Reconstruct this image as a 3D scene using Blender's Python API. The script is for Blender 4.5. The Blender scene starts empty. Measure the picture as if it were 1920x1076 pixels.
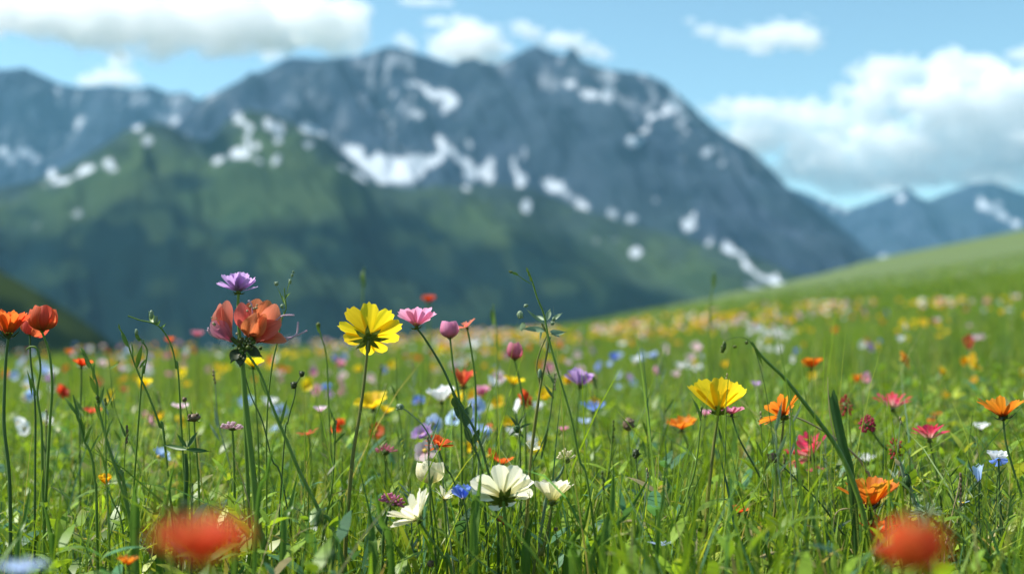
import bpy, math, random
import numpy as np
from mathutils import Vector, Matrix
random.seed(7); RNG = np.random.default_rng(11)
F = 2133.0; HZ = 600.0; CH = 0.45
PITCH = math.atan((HZ-538)/F)
cp, sp = math.cos(PITCH), math.sin(PITCH)
scene = bpy.context.scene
COL = scene.collection
def P(px, py, d):
    cx = (px-960)/F; cy = (538-py)/F
    k = d/(cp - cy*sp)
    return Vector((cx*k, d, CH + k*(sp + cy*cp)))
def proj(x, y, z):
    zz = z-CH
    f = y*cp + zz*sp; u = -y*sp + zz*cp
    f = np.where(np.abs(f) < 1e-6, 1e-6, f)
    return 960 + F*x/f, 538 - F*u/f
def interp(x, pts):
    a = np.array(pts, float); return np.interp(x, a[:, 0], a[:, 1])
def smooth(a, b, x):
    t = np.clip((x-a)/(b-a), 0, 1); return t*t*(3-2*t)

# ------------------------------------------------------------ noise
def vnoise(x, y, seed=0):
    xi = np.floor(x).astype(np.int64); yi = np.floor(y).astype(np.int64)
    fx = x-xi; fy = y-yi; fx = fx*fx*(3-2*fx); fy = fy*fy*(3-2*fy)
    def h(i, j):
        n = (i*374761393 + j*668265263 + seed*1442695041) & 0x7fffffff
        n = ((n ^ (n >> 13))*1274126177) & 0x7fffffff
        n = n ^ (n >> 16)
        return (n & 0xffff)/65535.0
    return (h(xi, yi)*(1-fx)+h(xi+1, yi)*fx)*(1-fy) + (h(xi, yi+1)*(1-fx)+h(xi+1, yi+1)*fx)*fy
def fbm(x, y, o=4, seed=0, g=.5):
    s = 0; a = 1; t = 0
    for i in range(o):
        s = s + a*vnoise(x*2**i+i*17.3, y*2**i-i*9.1, seed+i); t += a; a *= g
    return s/t
def ridged(x, y, o=4, seed=0):
    s = 0; a = 1; t = 0
    for i in range(o):
        s = s + a*(1-np.abs(2*vnoise(x*2**i+i*7.7, y*2**i+i*3.3, seed+i)-1)); t += a; a *= .5
    return s/t

# ------------------------------------------------------------ helpers
def tag(o, label=None, cat=None, group=None, kind=None):
    if label: o['label'] = label
    if cat: o['category'] = cat
    if group: o['group'] = group
    if kind: o['kind'] = kind
    return o
def new_obj(name, me, parent=None):
    o = bpy.data.objects.new(name, me); COL.objects.link(o)
    if parent is not None: o.parent = parent
    return o
def mesh_np(name, co, faces, mats, attrs=None, uv=None, smooth_=True, matidx=None):
    """faces: (n,4) or (n,3) int array (quads or tris) or list of both"""
    me = bpy.data.meshes.new(name)
    co = np.asarray(co, np.float32)
    if not isinstance(faces, list): faces = [faces]
    faces = [np.asarray(f, np.int32) for f in faces if len(f)]
    loops = np.concatenate([f.ravel() for f in faces])
    tot = np.concatenate([np.full(len(f), f.shape[1], np.int32) for f in faces])
    start = np.concatenate([[0], np.cumsum(tot)[:-1]]).astype(np.int32)
    me.vertices.add(len(co)); me.vertices.foreach_set('co', co.ravel())
    me.loops.add(len(loops)); me.loops.foreach_set('vertex_index', loops)
    me.polygons.add(len(tot)); me.polygons.foreach_set('loop_start', start)
    me.polygons.foreach_set('loop_total', tot)
    if matidx is not None: me.polygons.foreach_set('material_index', np.asarray(matidx, np.int32))
    if smooth_: me.polygons.foreach_set('use_smooth', np.ones(len(tot), bool))
    me.update(calc_edges=True)
    for k, v in (attrs or {}).items():
        v = np.asarray(v, np.float32)
        if v.ndim == 2:
            a = me.attributes.new(k, 'FLOAT_COLOR', 'POINT')
            if v.shape[1] == 3: v = np.concatenate([v, np.ones((len(v), 1), np.float32)], 1)
            a.data.foreach_set('color', v.ravel())
        else:
            a = me.attributes.new(k, 'FLOAT', 'POINT'); a.data.foreach_set('value', v)
    if uv is not None:
        l = me.uv_layers.new(name='UVMap'); l.data.foreach_set('uv', np.asarray(uv, np.float32)[loops].ravel())
    for m in (mats if isinstance(mats, (list, tuple)) else [mats]): me.materials.append(m)
    return me

# ------------------------------------------------------------ materials
def nt(name):
    m = bpy.data.materials.new(name); m.use_nodes = True
    t = m.node_tree; t.nodes.clear()
    return m, t, t.nodes.new('ShaderNodeOutputMaterial')
def N(t, ty, **kw):
    n = t.nodes.new(ty)
    for k, v in kw.items():
        if k in n.inputs: n.inputs[k].default_value = v
        else: setattr(n, k, v)
    return n
def mixc(t, fac, a, b, mode='MIX'):
    n = t.nodes.new('ShaderNodeMix'); n.data_type = 'RGBA'; n.blend_type = mode
    for s, v in ((0, fac), (6, a), (7, b)):
        if hasattr(v, 'links'): t.links.new(v, n.inputs[s])
        elif s == 0: n.inputs[0].default_value = v
        else: n.inputs[s].default_value = (*v, 1)
    return n.outputs[2]
def leafy(t, out, col, trans=.4, rough=.45, spec=.35, tcol=None, bump=None):
    b = N(t, 'ShaderNodeBsdfPrincipled'); b.inputs['Roughness'].default_value = rough
    b.inputs['Specular IOR Level'].default_value = spec
    tr = N(t, 'ShaderNodeBsdfTranslucent')
    mx = N(t, 'ShaderNodeMixShader'); mx.inputs[0].default_value = trans
    t.links.new(col, b.inputs['Base Color']); t.links.new(tcol or col, tr.inputs['Color'])
    if bump is not None:
        bn = N(t, 'ShaderNodeBump'); bn.inputs['Strength'].default_value = .4; bn.inputs['Distance'].default_value = .0006
        t.links.new(bump, bn.inputs['Height']); t.links.new(bn.outputs[0], b.inputs['Normal'])
    t.links.new(b.outputs[0], mx.inputs[1]); t.links.new(tr.outputs[0], mx.inputs[2])
    t.links.new(mx.outputs[0], out.inputs[0])
def mat_petal(name, base, mid, tip, trans=.62, vein=.25, rough=.55):
    m, t, out = nt(name)
    uv = N(t, 'ShaderNodeUVMap'); sep = N(t, 'ShaderNodeSeparateXYZ'); t.links.new(uv.outputs[0], sep.inputs[0])
    r = N(t, 'ShaderNodeValToRGB'); e = r.color_ramp.elements
    e[0].position = .04; e[0].color = (*base, 1); e[1].position = 1; e[1].color = (*tip, 1)
    k = e.new(.62 if 'crimson' == name[:7] else .35); k.color = (*mid, 1)
    t.links.new(sep.outputs[1], r.inputs[0])
    mp = N(t, 'ShaderNodeMapping'); mp.inputs['Scale'].default_value = (16, 1.4, 1); t.links.new(uv.outputs[0], mp.inputs[0])
    oi = N(t, 'ShaderNodeObjectInfo')
    ad = N(t, 'ShaderNodeVectorMath', operation='ADD'); t.links.new(mp.outputs[0], ad.inputs[0]); t.links.new(oi.outputs['Random'], ad.inputs[1])
    ns = N(t, 'ShaderNodeTexNoise'); ns.inputs['Scale'].default_value = 1.0; ns.inputs['Detail'].default_value = 3
    t.links.new(ad.outputs[0], ns.inputs['Vector'])
    rr = N(t, 'ShaderNodeMapRange'); rr.inputs[1].default_value = .35; rr.inputs[2].default_value = .62
    rr.inputs[3].default_value = 1-vein*.6; rr.inputs[4].default_value = 1.0
    t.links.new(ns.outputs[0], rr.inputs[0])
    hs = N(t, 'ShaderNodeHueSaturation'); t.links.new(r.outputs[0], hs.inputs['Color'])
    hm = N(t, 'ShaderNodeMapRange'); hm.inputs[3].default_value = .488; hm.inputs[4].default_value = .512
    t.links.new(oi.outputs['Random'], hm.inputs[0]); t.links.new(hm.outputs[0], hs.inputs['Hue'])
    t.links.new(rr.outputs[0], hs.inputs['Value'])
    leafy(t, out, hs.outputs[0], trans, rough, .3, bump=ns.outputs[0])
    return m
def mat_attr(name, trans=.45, rough=.42, spec=.35, attr='col'):
    m, t, out = nt(name)
    a = N(t, 'ShaderNodeAttribute', attribute_name=attr)
    g = N(t, 'ShaderNodeNewGeometry')
    ns = N(t, 'ShaderNodeTexNoise'); ns.inputs['Scale'].default_value = 60; ns.inputs['Detail'].default_value = 3
    t.links.new(g.outputs['Position'], ns.inputs['Vector'])
    rr = N(t, 'ShaderNodeMapRange'); rr.inputs[1].default_value = .3; rr.inputs[2].default_value = .7
    rr.inputs[3].default_value = .72; rr.inputs[4].default_value = 1.22
    t.links.new(ns.outputs[0], rr.inputs[0])
    hs = N(t, 'ShaderNodeHueSaturation'); t.links.new(a.outputs[0], hs.inputs['Color']); t.links.new(rr.outputs[0], hs.inputs['Value'])
    tc = mixc(t, 1.0, hs.outputs[0], (1.35, 1.25, .55), 'MULTIPLY')
    leafy(t, out, hs.outputs[0], trans, rough, spec, tcol=tc)
    return m
def mat_stem(name, c1, c2, trans=.15):
    m, t, out = nt(name)
    tc = N(t, 'ShaderNodeNewGeometry')
    mp = N(t, 'ShaderNodeMapping'); mp.inputs['Scale'].default_value = (220, 220, 25); t.links.new(tc.outputs['Position'], mp.inputs[0])
    ns = N(t, 'ShaderNodeTexNoise'); ns.inputs['Scale'].default_value = 1; ns.inputs['Detail'].default_value = 3
    t.links.new(mp.outputs[0], ns.inputs['Vector'])
    r = N(t, 'ShaderNodeMapRange'); r.inputs[1].default_value = .3; r.inputs[2].default_value = .7; t.links.new(ns.outputs[0], r.inputs[0])
    leafy(t, out, mixc(t, r.outputs[0], c1, c2), trans, .45, .35, bump=ns.outputs[0])
    return m

M = {}
M['yellow'] = mat_petal('yellow_petal', (.62, .44, .015), (.88, .62, .012), (.95, .72, .03), vein=.16)
M['gold'] = mat_petal('gold_petal', (.6, .32, .01), (.85, .5, .01), (.9, .58, .02))
M['orange'] = mat_petal('orange_petal', (.45, .10, .01), (.80, .22, .015), (.88, .30, .03), vein=.4)
M['redorange'] = mat_petal('red_orange_petal', (.4, .05, .02), (.78, .12, .02), (.85, .16, .04), vein=.3)
M['red'] = mat_petal('red_petal', (.45, .08, .04), (.70, .11, .05), (.78, .15, .07), vein=.35)
M['salmon'] = mat_petal('salmon_petal', (.6, .26, .18), (.72, .155, .10), (.80, .23, .16), vein=.25)
M['rust'] = mat_petal('rust_petal', (.45, .16, .08), (.70, .17, .07), (.80, .25, .12), vein=.4)
M['crimson'] = mat_petal('crimson_petal', (.86, .72, .58), (.74, .10, .18), (.68, .04, .11), vein=.3)
M['crimdark'] = mat_petal('dark_crimson_petal', (.45, .06, .09), (.58, .05, .11), (.68, .06, .15), vein=.35)
M['pink'] = mat_petal('pink_petal', (.62, .26, .24), (.80, .30, .48), (.84, .40, .58))
M['rose'] = mat_petal('rose_petal', (.45, .20, .18), (.68, .20, .30), (.75, .30, .40), vein=.35)
M['palepink'] = mat_petal('pale_pink_petal', (.6, .35, .42), (.80, .58, .66), (.85, .68, .74), vein=.2)
M['purple'] = mat_petal('purple_petal', (.45, .25, .45), (.54, .32, .66), (.64, .42, .76), vein=.3)
M['white'] = mat_petal('white_petal', (.62, .60, .26), (.88, .84, .58), (.92, .88, .70), vein=.14)
M['purewhite'] = mat_petal('pure_white_petal', (.7, .72, .62), (.86, .86, .86), (.88, .88, .9), vein=.12)
M['blue'] = mat_petal('blue_petal', (.35, .42, .75), (.16, .27, .80), (.22, .36, .86), vein=.3)
M['paleblue'] = mat_petal('pale_blue_petal', (.55, .6, .8), (.42, .56, .88), (.55, .68, .92), vein=.2)
M['stem'] = mat_stem('green_stem', (.09, .17, .022), (.15, .24, .035))
M['stemdark'] = mat_stem('dark_green_stem', (.045, .095, .02), (.075, .14, .035))
M['stemgold'] = mat_stem('ochre_stem', (.13, .145, .03), (.20, .185, .045))
M['calyx'] = mat_stem('calyx_green', (.06, .10, .015), (.13, .16, .03), .3)
M['calyxdark'] = mat_stem('calyx_dark', (.022, .04, .012), (.05, .06, .02), .2)
M['leaf'] = mat_stem('leaf_green', (.035, .09, .02), (.07, .15, .035), .35)
M['silver'] = mat_stem('silvery_leaf', (.16, .24, .13), (.28, .36, .24), .3)
M['straw'] = mat_stem('straw', (.30, .24, .12), (.42, .36, .22), .3)
M['brown'] = mat_stem('brown_seed', (.10, .06, .035), (.20, .13, .08), .1)
M['pollen'] = mat_stem('pollen_centre', (.6, .38, .03), (.75, .55, .05), .2)
M['filament'] = mat_stem('mauve_filament', (.5, .32, .44), (.6, .42, .52), .3)
M['grass'] = mat_attr('grass_blades')
M['blossom'] = mat_attr('distant_blossom', .3, .7, .2)
M['leafbright'] = mat_stem('bright_leaf', (.075, .17, .018), (.12, .22, .03), .5)

# ------------------------------------------------------------ ground
CREST = [(-1500, 700), (-400, 672), (0, 655), (300, 650), (600, 642), (900, 620), (1100, 598), (1300, 562), (1640, 492), (1920, 447), (2400, 362), (3400, 260)]
RC = [(-1500, 14), (500, 15), (900, 26), (1300, 85), (1640, 150), (3400, 170)]
def gz(x, y):
    x = np.asarray(x, float); y = np.asarray(y, float)
    yy = np.maximum(y, 1e-3)
    px = 960 + F*x/np.maximum(yy, np.abs(x)*.45+.02)
    r = np.hypot(x, yy)*np.where(y < 0, 0.0, 1)
    R = interp(px, RC); e = (HZ - interp(px, CREST))/F
    top = CH + e*R - .27*np.clip(1-(R-15)/120, 0, 1)
    pw = 1.45 - .19*smooth(800, 1500, px)
    q = np.clip(r/R, 0, 1)
    z = top*q**pw
    back = np.maximum(r-R, 0)
    z = z - np.minimum(.02*back**1.5, 150 + 0*back)
    z = z + .03*(fbm(x*.6+5, y*.6, 3, 3)-.5)*smooth(.8, 4, r)
    z = z + 1.1*(fbm(x/38+2, y/38, 3, 13)-.5)*smooth(22, 90, r)*(r < 400)
    return np.maximum(z, -150)
rs = np.concatenate([np.linspace(0, 3, 22)[:-1], np.geomspace(3, 200, 90), np.geomspace(206, 15000, 50)])
az = np.radians(np.concatenate([np.linspace(-180, -40, 30)[:-1], np.linspace(-40, 40, 161), np.linspace(40, 180, 30)[1:]]))
RR, AA = np.meshgrid(rs, az, indexing='ij')
X = RR*np.sin(AA); Y = RR*np.cos(AA)
Z = gz(X, Y)
Z = np.where(Y < 0, 0.0, Z)
na = len(az); idx = np.arange(len(rs)*na).reshape(len(rs), na)
fq = np.stack([idx[:-1, :-1], idx[1:, :-1], idx[1:, 1:], idx[:-1, 1:]], -1).reshape(-1, 4)
m, t, out = nt('meadow_ground')
g = N(t, 'ShaderNodeNewGeometry')
n1 = N(t, 'ShaderNodeTexNoise'); n1.inputs['Scale'].default_value = .12; n1.inputs['Detail'].default_value = 6
n2 = N(t, 'ShaderNodeTexNoise'); n2.inputs['Scale'].default_value = 2.4; n2.inputs['Detail'].default_value = 6
n3 = N(t, 'ShaderNodeTexNoise'); n3.inputs['Scale'].default_value = 45; n3.inputs['Detail'].default_value = 4
for n in (n1, n2, n3): t.links.new(g.outputs['Position'], n.inputs['Vector'])
c = mixc(t, n1.outputs[0], (.070, .118, .024), (.105, .150, .034))
c = mixc(t, n2.outputs[0], c, (.085, .14, .03))
r3 = N(t, 'ShaderNodeMapRange'); r3.inputs[1].default_value = .45; r3.inputs[2].default_value = .65; t.links.new(n3.outputs[0], r3.inputs[0])
c = mixc(t, r3.outputs[0], c, (.035, .05, .015))
b = N(t, 'ShaderNodeBsdfPrincipled', Roughness=.9); t.links.new(c, b.inputs['Base Color'])
bm = N(t, 'ShaderNodeBump'); bm.inputs['Strength'].default_value = .6; bm.inputs['Distance'].default_value = .1
t.links.new(n2.outputs[0], bm.inputs['Height']); t.links.new(bm.outputs[0], b.inputs['Normal'])
t.links.new(b.outputs[0], out.inputs[0])
ground = new_obj('ground', mesh_np('ground', np.stack([X, Y, Z], -1).reshape(-1, 3), fq, m))
tag(ground, 'green meadow ground rising to a grassy slope at the right', 'ground', kind='structure')

# ------------------------------------------------------------ blades (numpy ribbons)
class Ribbons:
    def __init__(s): s.co = []; s.f = []; s.c = []; s.n = 0
    def add(s, base, h, az, lean, w, col, K=5, prof='blade', droop=0.5, twist=None, elev=None):
        """base (n,3); h length; az direction of lean; lean 0..1.5 rad end angle; elev: start angle from vertical"""
        n = len(base)
        t = np.linspace(0, 1, K+1)[None, :]
        th0 = (elev if elev is not None else np.zeros(n))[:, None]
        th = th0 + (lean[:, None])*t**1.4
        ds = h[:, None]/K
        thm = (th[:, 1:]+th[:, :-1])/2
        u = np.concatenate([np.zeros((n, 1)), np.cumsum(np.sin(thm)*ds, 1)], 1)
        z = np.concatenate([np.zeros((n, 1)), np.cumsum(np.cos(thm)*ds, 1)], 1)
        dx, dy = np.cos(az)[:, None], np.sin(az)[:, None]
        cx = base[:, 0:1]+u*dx; cy = base[:, 1:2]+u*dy; cz = base[:, 2:3]+z
        if prof == 'blade': wp = (1-t**2.2)*.92+.08*(t < .99)
        elif prof == 'lance': wp = np.sin(np.pi*np.clip(t, 0, 1)**.75)**.8*.95+.06
        else: wp = np.ones_like(t)*(1-.4*t)
        wp = np.broadcast_to(wp, (1, K+1))*w[:, None]*.5
        tw = (twist if twist is not None else RNG.uniform(-.9, .9, n))[:, None]*(.4+t)
        # side vector = horizontal perpendicular rotated about the blade by tw
        sx = -dy*np.cos(tw) + np.cos(th)*dx*np.sin(tw); sy = dx*np.cos(tw) + np.cos(th)*dy*np.sin(tw); sz = -np.sin(th)*np.sin(tw)
        L = np.stack([cx-sx*wp, cy-sy*wp, cz-sz*wp], -1); R = np.stack([cx+sx*wp, cy+sy*wp, cz+sz*wp], -1)
        V = np.stack([L, R], 2).reshape(n, -1, 3)   # K+1 levels * 2
        k = np.arange(K)*2
        q = np.stack([k, k+1, k+3, k+2], -1)        # K,4
        s.f.append((q[None]+(np.arange(n)*(2*(K+1)))[:, None, None]+s.n).reshape(-1, 4))
        s.co.append(V.reshape(-1, 3)); s.n += n*2*(K+1)
        shade = (.62+.38*t)[..., None]*1.0
        dry = (RNG.random(n) < .09)[:, None, None]*np.clip(t[..., None]*1.6-.75, 0, .8)
        dry = np.repeat(dry, 2, 1)
        cc = col[:, None, :]*np.broadcast_to(np.repeat(np.ones_like(t), 2, 1)[..., None], (n, 2*(K+1), 3))
        cc = cc*(1-dry)+np.array([.36, .30, .14])*dry
        s.c.append(cc.reshape(-1, 3))
    def build(s, name, mat):
        return new_obj(name, mesh_np(name, np.concatenate(s.co), np.concatenate(s.f), mat, {'col': np.concatenate(s.c)}))
def wedge(n, r0, r1, half=.56, p=1.0):
    u = RNG.random(n)
    r = (r0**(p+1)+(r1**(p+1)-r0**(p+1))*u)**(1/(p+1))
    a = RNG.uniform(-half, half, n)
    return r*np.sin(a), r*np.cos(a)
def gcol(n, x, y, dark=0.0, warm=0.0):
    patch = fbm(x*1.3+9, y*1.3, 3, 5)
    a = np.array([.085, .170, .020]); b = np.array([.235, .36, .030]); c_ = np.array([.30, .36, .05]); d = np.array([.06, .15, .07])
    k = np.clip(patch*1.3-.15+RNG.normal(0, .28, n), 0, 1)[:, None]
    col = a*(1-k)+b*k
    s = RNG.random(n)
    col = np.where((s < .10)[:, None], c_*RNG.uniform(.8, 1.2, (n, 1)), col)
    col = np.where((s > .86)[:, None], d*RNG.uniform(.8, 1.5, (n, 1)), col)
    dry = RNG.random(n) < .02
    col = np.where(dry[:, None], np.array([.33, .28, .14]), col)
    return col*RNG.uniform(.8, 1.2, (n, 1))*(1-dark)
def hills(r, px):  # grass height fades on the far slope
    return np.clip(1-(r-25)/120, .45, 1)
G = Ribbons()
def scatter(n, r0, r1, h0, h1, w0, w1, K=5, prof='blade', lean=(.1, 1.1), p=1.0, dark=0):
    x, y = wedge(n, r0, r1, p=p)
    z = gz(x, y)-.004
    pxb = 960+F*x/np.maximum(y, .1)
    clump = .62+.62*fbm(x*2.6, y*2.6, 3, 8)
    h = RNG.uniform(h0, h1, n)*clump
    cen = (pxb > 690) & (pxb < 1110) & (y < 1.0)
    h = np.where(cen, np.minimum(h, .235+.0*h), h)
    G.add(np.stack([x, y, z], 1), h, RNG.uniform(0, 2*math.pi, n), RNG.uniform(*lean, n)*RNG.choice([1, .5], n), RNG.uniform(w0, w1, n), gcol(n, x, y, dark), K, prof)
scatter(7000, .50, 2.4, .16, .34, .0012, .0036, 6, p=.5, lean=(.1, 1.6))
scatter(3600, .50, 2.2, .14, .32, .0040, .0095, 7, p=.4, lean=(.2, 1.7))
scatter(5600, .50, 1.9, .10, .28, .008, .018, 7, 'lance', p=.4, lean=(.1, 1.2))
scatter(12000, .50, 2.6, .05, .20, .0015, .0045, 4, p=.6, lean=(.2, 1.5), dark=.1)
scatter(4200, .50, 2.4, .08, .24, .007, .015, 6, 'lance', p=.5, lean=(.1, 1.0))
scatter(2600, .62, 2.6, .27, .42, .0012, .0040, 8, p=.5, lean=(.2, 1.8))
scatter(60000, 2.2, 9, .15, .33, .003, .007, 4, p=.6)
scatter(60000, 8, 32, .15, .32, .008, .02, 3, p=.6)
scatter(16000, 28, 70, .10, .2, .03, .06, 2, p=.3)
grass = G.build('grass', M['grass'])
tag(grass, 'dense sunlit green meadow grass filling the foreground', 'grass', kind='stuff')

# low leafy herbs between the blades: stems with pairs of leaves
H = Ribbons()
n = 6400
x, y = wedge(n, .52, 2.9, p=.5)
z = gz(x, y); hh = RNG.uniform(.12, .33, n); pxb = 960+F*x/y; hh = np.where((pxb > 690) & (pxb < 1110) & (y < 1.0), np.minimum(hh, .235), hh); azs = RNG.uniform(0, 2*math.pi, n); ln = RNG.uniform(.05, .5, n)
col = gcol(n, x, y)
H.add(np.stack([x, y, z], 1), hh, azs, ln, np.full(n, .002), col*.8, 5, 'stem', twist=np.zeros(n))
for k in range(9):
    f = .18+.09*k
    th = ln*f**1.4*.6
    bx = x+np.cos(azs)*hh*f*np.sin(th); by = y+np.sin(azs)*hh*f*np.sin(th); bz = z+hh*f*np.cos(th)
    for sgn in (0, math.pi):
        L = RNG.uniform(.018, .055, n)*(1.25-.6*f)
        H.add(np.stack([bx, by, bz], 1), L, azs+k*1.9+sgn+RNG.normal(0, .3, n), RNG.uniform(.3, 1.0, n), L*RNG.uniform(.16, .34, n), col*RNG.uniform(.8, 1.25, (n, 1)), 4, 'lance', elev=RNG.uniform(.5, 1.1, n), twist=RNG.uniform(-.3, .3, n))
# airy grass panicles
n = 420
x, y = wedge(n, .8, 4.5, p=.5)
z = gz(x, y); hh = RNG.uniform(.26, .40, n); azs = RNG.uniform(0, 2*math.pi, n); ln = RNG.uniform(.1, .7, n)
col = gcol(n, x, y)*.55+np.array([.10, .10, .05])
H.add(np.stack([x, y, z], 1), hh, azs, ln, np.full(n, .0012), col, 7, 'stem', twist=np.zeros(n))
for k in range(16):
    f = .74+.017*k
    # position along the curved stem
    tt = np.linspace(0, 1, 9)[None]*f; th = ln[:, None]*tt**1.4
    bx = (np.sin(th)*hh[:, None]*f/9).sum(1); bz = (np.cos(th)*hh[:, None]*f/9).sum(1)
    L = RNG.uniform(.004, .011, n)
    H.add(np.stack([x+np.cos(azs)*bx, y+np.sin(azs)*bx, z+bz], 1), L, RNG.uniform(0, 6.28, n), RNG.uniform(0, .6, n), L*.3, col*RNG.uniform(.8, 1.5, (n, 1)), 2, 'lance', elev=RNG.uniform(.2, .8, n))
herbs = H.build('ground_cover', M['grass'])
tag(herbs, 'low leafy herbs and airy seed heads growing through the grass', 'ground cover', kind='stuff')

# ------------------------------------------------------------ mountains
SNOW = []   # (x,y,rx,ry,rot,strength)
def sn(*a):
    for q in a:
        q = list(q)+[0]*(5-len(q)) if len(q) < 5 else list(q)
        if len(q) == 5: q.append(1.0)
        SNOW.append(q)
def snl(x0, y0, x1, y1, w, s=1.0):
    k = max(2, int(math.hypot(x1-x0, y1-y0)/(w*.6)))
    for i in range(k+1):
        f = i/k; SNOW.append([x0+(x1-x0)*f, y0+(y1-y0)*f, w*.75, w*.75, 0, s])
snl(440, 203, 448, 225, 9, .7); snl(448, 215, 466, 240, 9); snl(466, 240, 464, 285, 8)
sn((450, 292, 26, 20, 30), (478, 303, 22, 13, 10), (412, 307, 17, 11), (507, 228, 18, 18), (528, 240, 17, 15), (520, 262, 12, 16), (585, 243, 24, 11, 22), (581, 272, 12, 11),
   (275, 267, 15, 14), (262, 240, 16, 10), (205, 303, 13, 12), (212, 315, 11, 9), (160, 322, 26, 9, -14), (120, 334, 30, 9, -14), (85, 345, 30, 6, -14, .5), (98, 325, 11, 9), (144, 397, 11, 10, 0, .7), (10, 283, 16, 14), (22, 297, 14, 9),
   (52, 285, 18, 11, 30), (72, 300, 10, 12), (519, 296, 11, 10), (482, 270, 11, 11), (645, 312, 16, 7, 35), (672, 328, 22, 8, 35, .8), (326, 232, 18, 10, -50, .6),
   (72, 425, 12, 8, 0, .4))
snl(660, 278, 705, 330, 14); sn((715, 305, 32, 22), (745, 320, 42, 30), (775, 318, 34, 30), (712, 338, 16, 12), (790, 300, 16, 12))
snl(795, 310, 825, 290, 15); snl(828, 288, 820, 258, 12); sn((836, 275, 9, 16))
snl(845, 278, 880, 322, 13); sn((885, 330, 20, 14), (910, 325, 20, 20), (920, 305, 10, 12), (878, 270, 9, 14, 0, .6), (875, 352, 9, 10, 0, .8))
snl(958, 296, 972, 345, 9, .85); sn((982, 290, 8, 20, 0, .5), (976, 340, 14, 12), (985, 384, 11, 16, -30))
snl(1030, 338, 1062, 372, 13); snl(1062, 372, 1098, 388, 11, .8); sn((1040, 345, 16, 12), (1150, 394, 19, 10, 15), (1183, 409, 11, 9), (1290, 425, 24, 14, 10), (1300, 410, 9, 12), (1332, 458, 11, 9, 0, .8),
   (1190, 470, 16, 13, 35), (1162, 450, 10, 9, 0, .6), (1120, 455, 8, 8, 0, .4), (1213, 460, 9, 8, 0, .4), (1655, 482, 15, 10, 30, .9), (1218, 372, 18, 8, 20, .35), (1195, 360, 10, 16, -20, .3), (1232, 370, 10, 12, 20, .6), (1215, 345, 6, 16, 10, .35),
   (1405, 530, 18, 8, 30, .8), (1420, 540, 12, 8, 20, .8))
snl(1362, 462, 1470, 543, 8)
sn((770, 163, 18, 8, 10), (800, 170, 26, 9, 8), (830, 175, 30, 12, 8), (848, 190, 18, 16), (785, 213, 17, 9, 15, .7), (840, 205, 9, 8, 0, .8), (880, 185, 16, 10, 0, .35), (770, 136, 12, 9, 0, .35), (700, 110, 12, 9, 0, .3), (735, 105, 10, 10, 0, .3), (885, 150, 9, 18, 10, .3), (925, 190, 12, 8, 0, .25),
   (1052, 122, 12, 14, 0, .45), (1078, 135, 16, 12, 0, .5), (1075, 160, 16, 12, 20, .7), (1105, 178, 28, 11, 15, .8), (1140, 178, 22, 16, 0, .8), (1148, 150, 16, 16, 0, .6), (1120, 150, 12, 10, 0, .35), (1100, 130, 20, 10, 20, .3), (1010, 95, 16, 9, 0, .3), (980, 115, 18, 9, -20, .3),
   (1258, 178, 13, 10, 30, .9), (1265, 198, 26, 16, 15, .85), (1245, 212, 22, 9, -35, .9), (1220, 225, 18, 8, -40, .8), (1203, 243, 12, 9, -45, .8), (1197, 263, 22, 12, 5, 1), (1282, 228, 26, 9, -35, .75), (1282, 258, 22, 8, -45, .55), (1325, 282, 18, 10, -40, .9), (1355, 305, 10, 10, 0, .8), (1280, 292, 9, 9, 0, .4),
   (1325, 245, 10, 8, 0, .35), (1185, 190, 8, 14, 0, .3), (1220, 165, 10, 18, 10, .3),
   (45, 135, 12, 8, 0, .3), (112, 172, 12, 16, 20, .45), (130, 190, 14, 9, 40, .3), (150, 232, 10, 20, 0, .55), (175, 158, 14, 8, 0, .3), (260, 188, 26, 9, -10, .35), (330, 190, 12, 14, 0, .35), (350, 178, 12, 8, 0, .3), (300, 175, 9, 7, 0, .3), (150, 262, 16, 14, 0, .25),
   (1690, 371, 13, 10, 0, .9), (1720, 366, 20, 5, 0, .4), (1850, 385, 22, 11, 20, .8), (1878, 398, 22, 12, 30, .7), (1908, 415, 14, 12, 20, .8), (1870, 378, 18, 6, 0, .4), (1560, 385, 12, 8, 20, .6), (1585, 395, 12, 9, 20, .5), (1540, 372, 12, 7, 20, .5), (1757, 400, 9, 7, 0, .3))
GREEN = [(525, 492, 42, 26, 0, .8), (430, 483, 26, 22, 0, .35), (505, 470, 20, 18, 0, .3), (640, 535, 60, 14, 15, .4), (585, 520, 20, 20, 0, .25), (390, 400, 44, 20, 15, .6), (560, 405, 60, 24, 10, .35), (850, 415, 70, 20, 25, .7), (920, 440, 45, 24, 25, .6), (700, 380, 80, 20, 0, .4), (660, 425, 60, 14, 0, .25),
         (140, 395, 120, 20, -8, .7), (100, 420, 80, 18, -10, .5), (225, 372, 34, 10, 0, .5), (70, 440, 60, 10, -10, .35), (1140, 410, 60, 16, 20, .7), (1200, 440, 40, 16, 20, .5), (1110, 520, 14, 60, -25, .3), (960, 510, 12, 50, -25, .25), (1340, 520, 50, 20, 30, .3), (440, 420, 20, 12, 0, .3)]
DARK = [(355, 340, 40, 22, 0, .9), (310, 350, 40, 16, 0, .6), (225, 400, 60, 20, -35, .7), (400, 265, 60, 30, 40, .9), (350, 240, 30, 16, 0, .4), (50, 398, 40, 12, 0, .5), (250, 440, 90, 40, -20, .6), (80, 500, 120, 40, 0, .8), (610, 290, 40, 14, 50, .5),
        (290, 243, 40, 7, 0, .5), (20, 340, 60, 12, 0, .6), (760, 450, 90, 30, 20, .7), (640, 440, 60, 20, 10, .4), (1000, 450, 60, 20, 30, .5), (1100, 470, 60, 14, 35, .4)]
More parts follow.
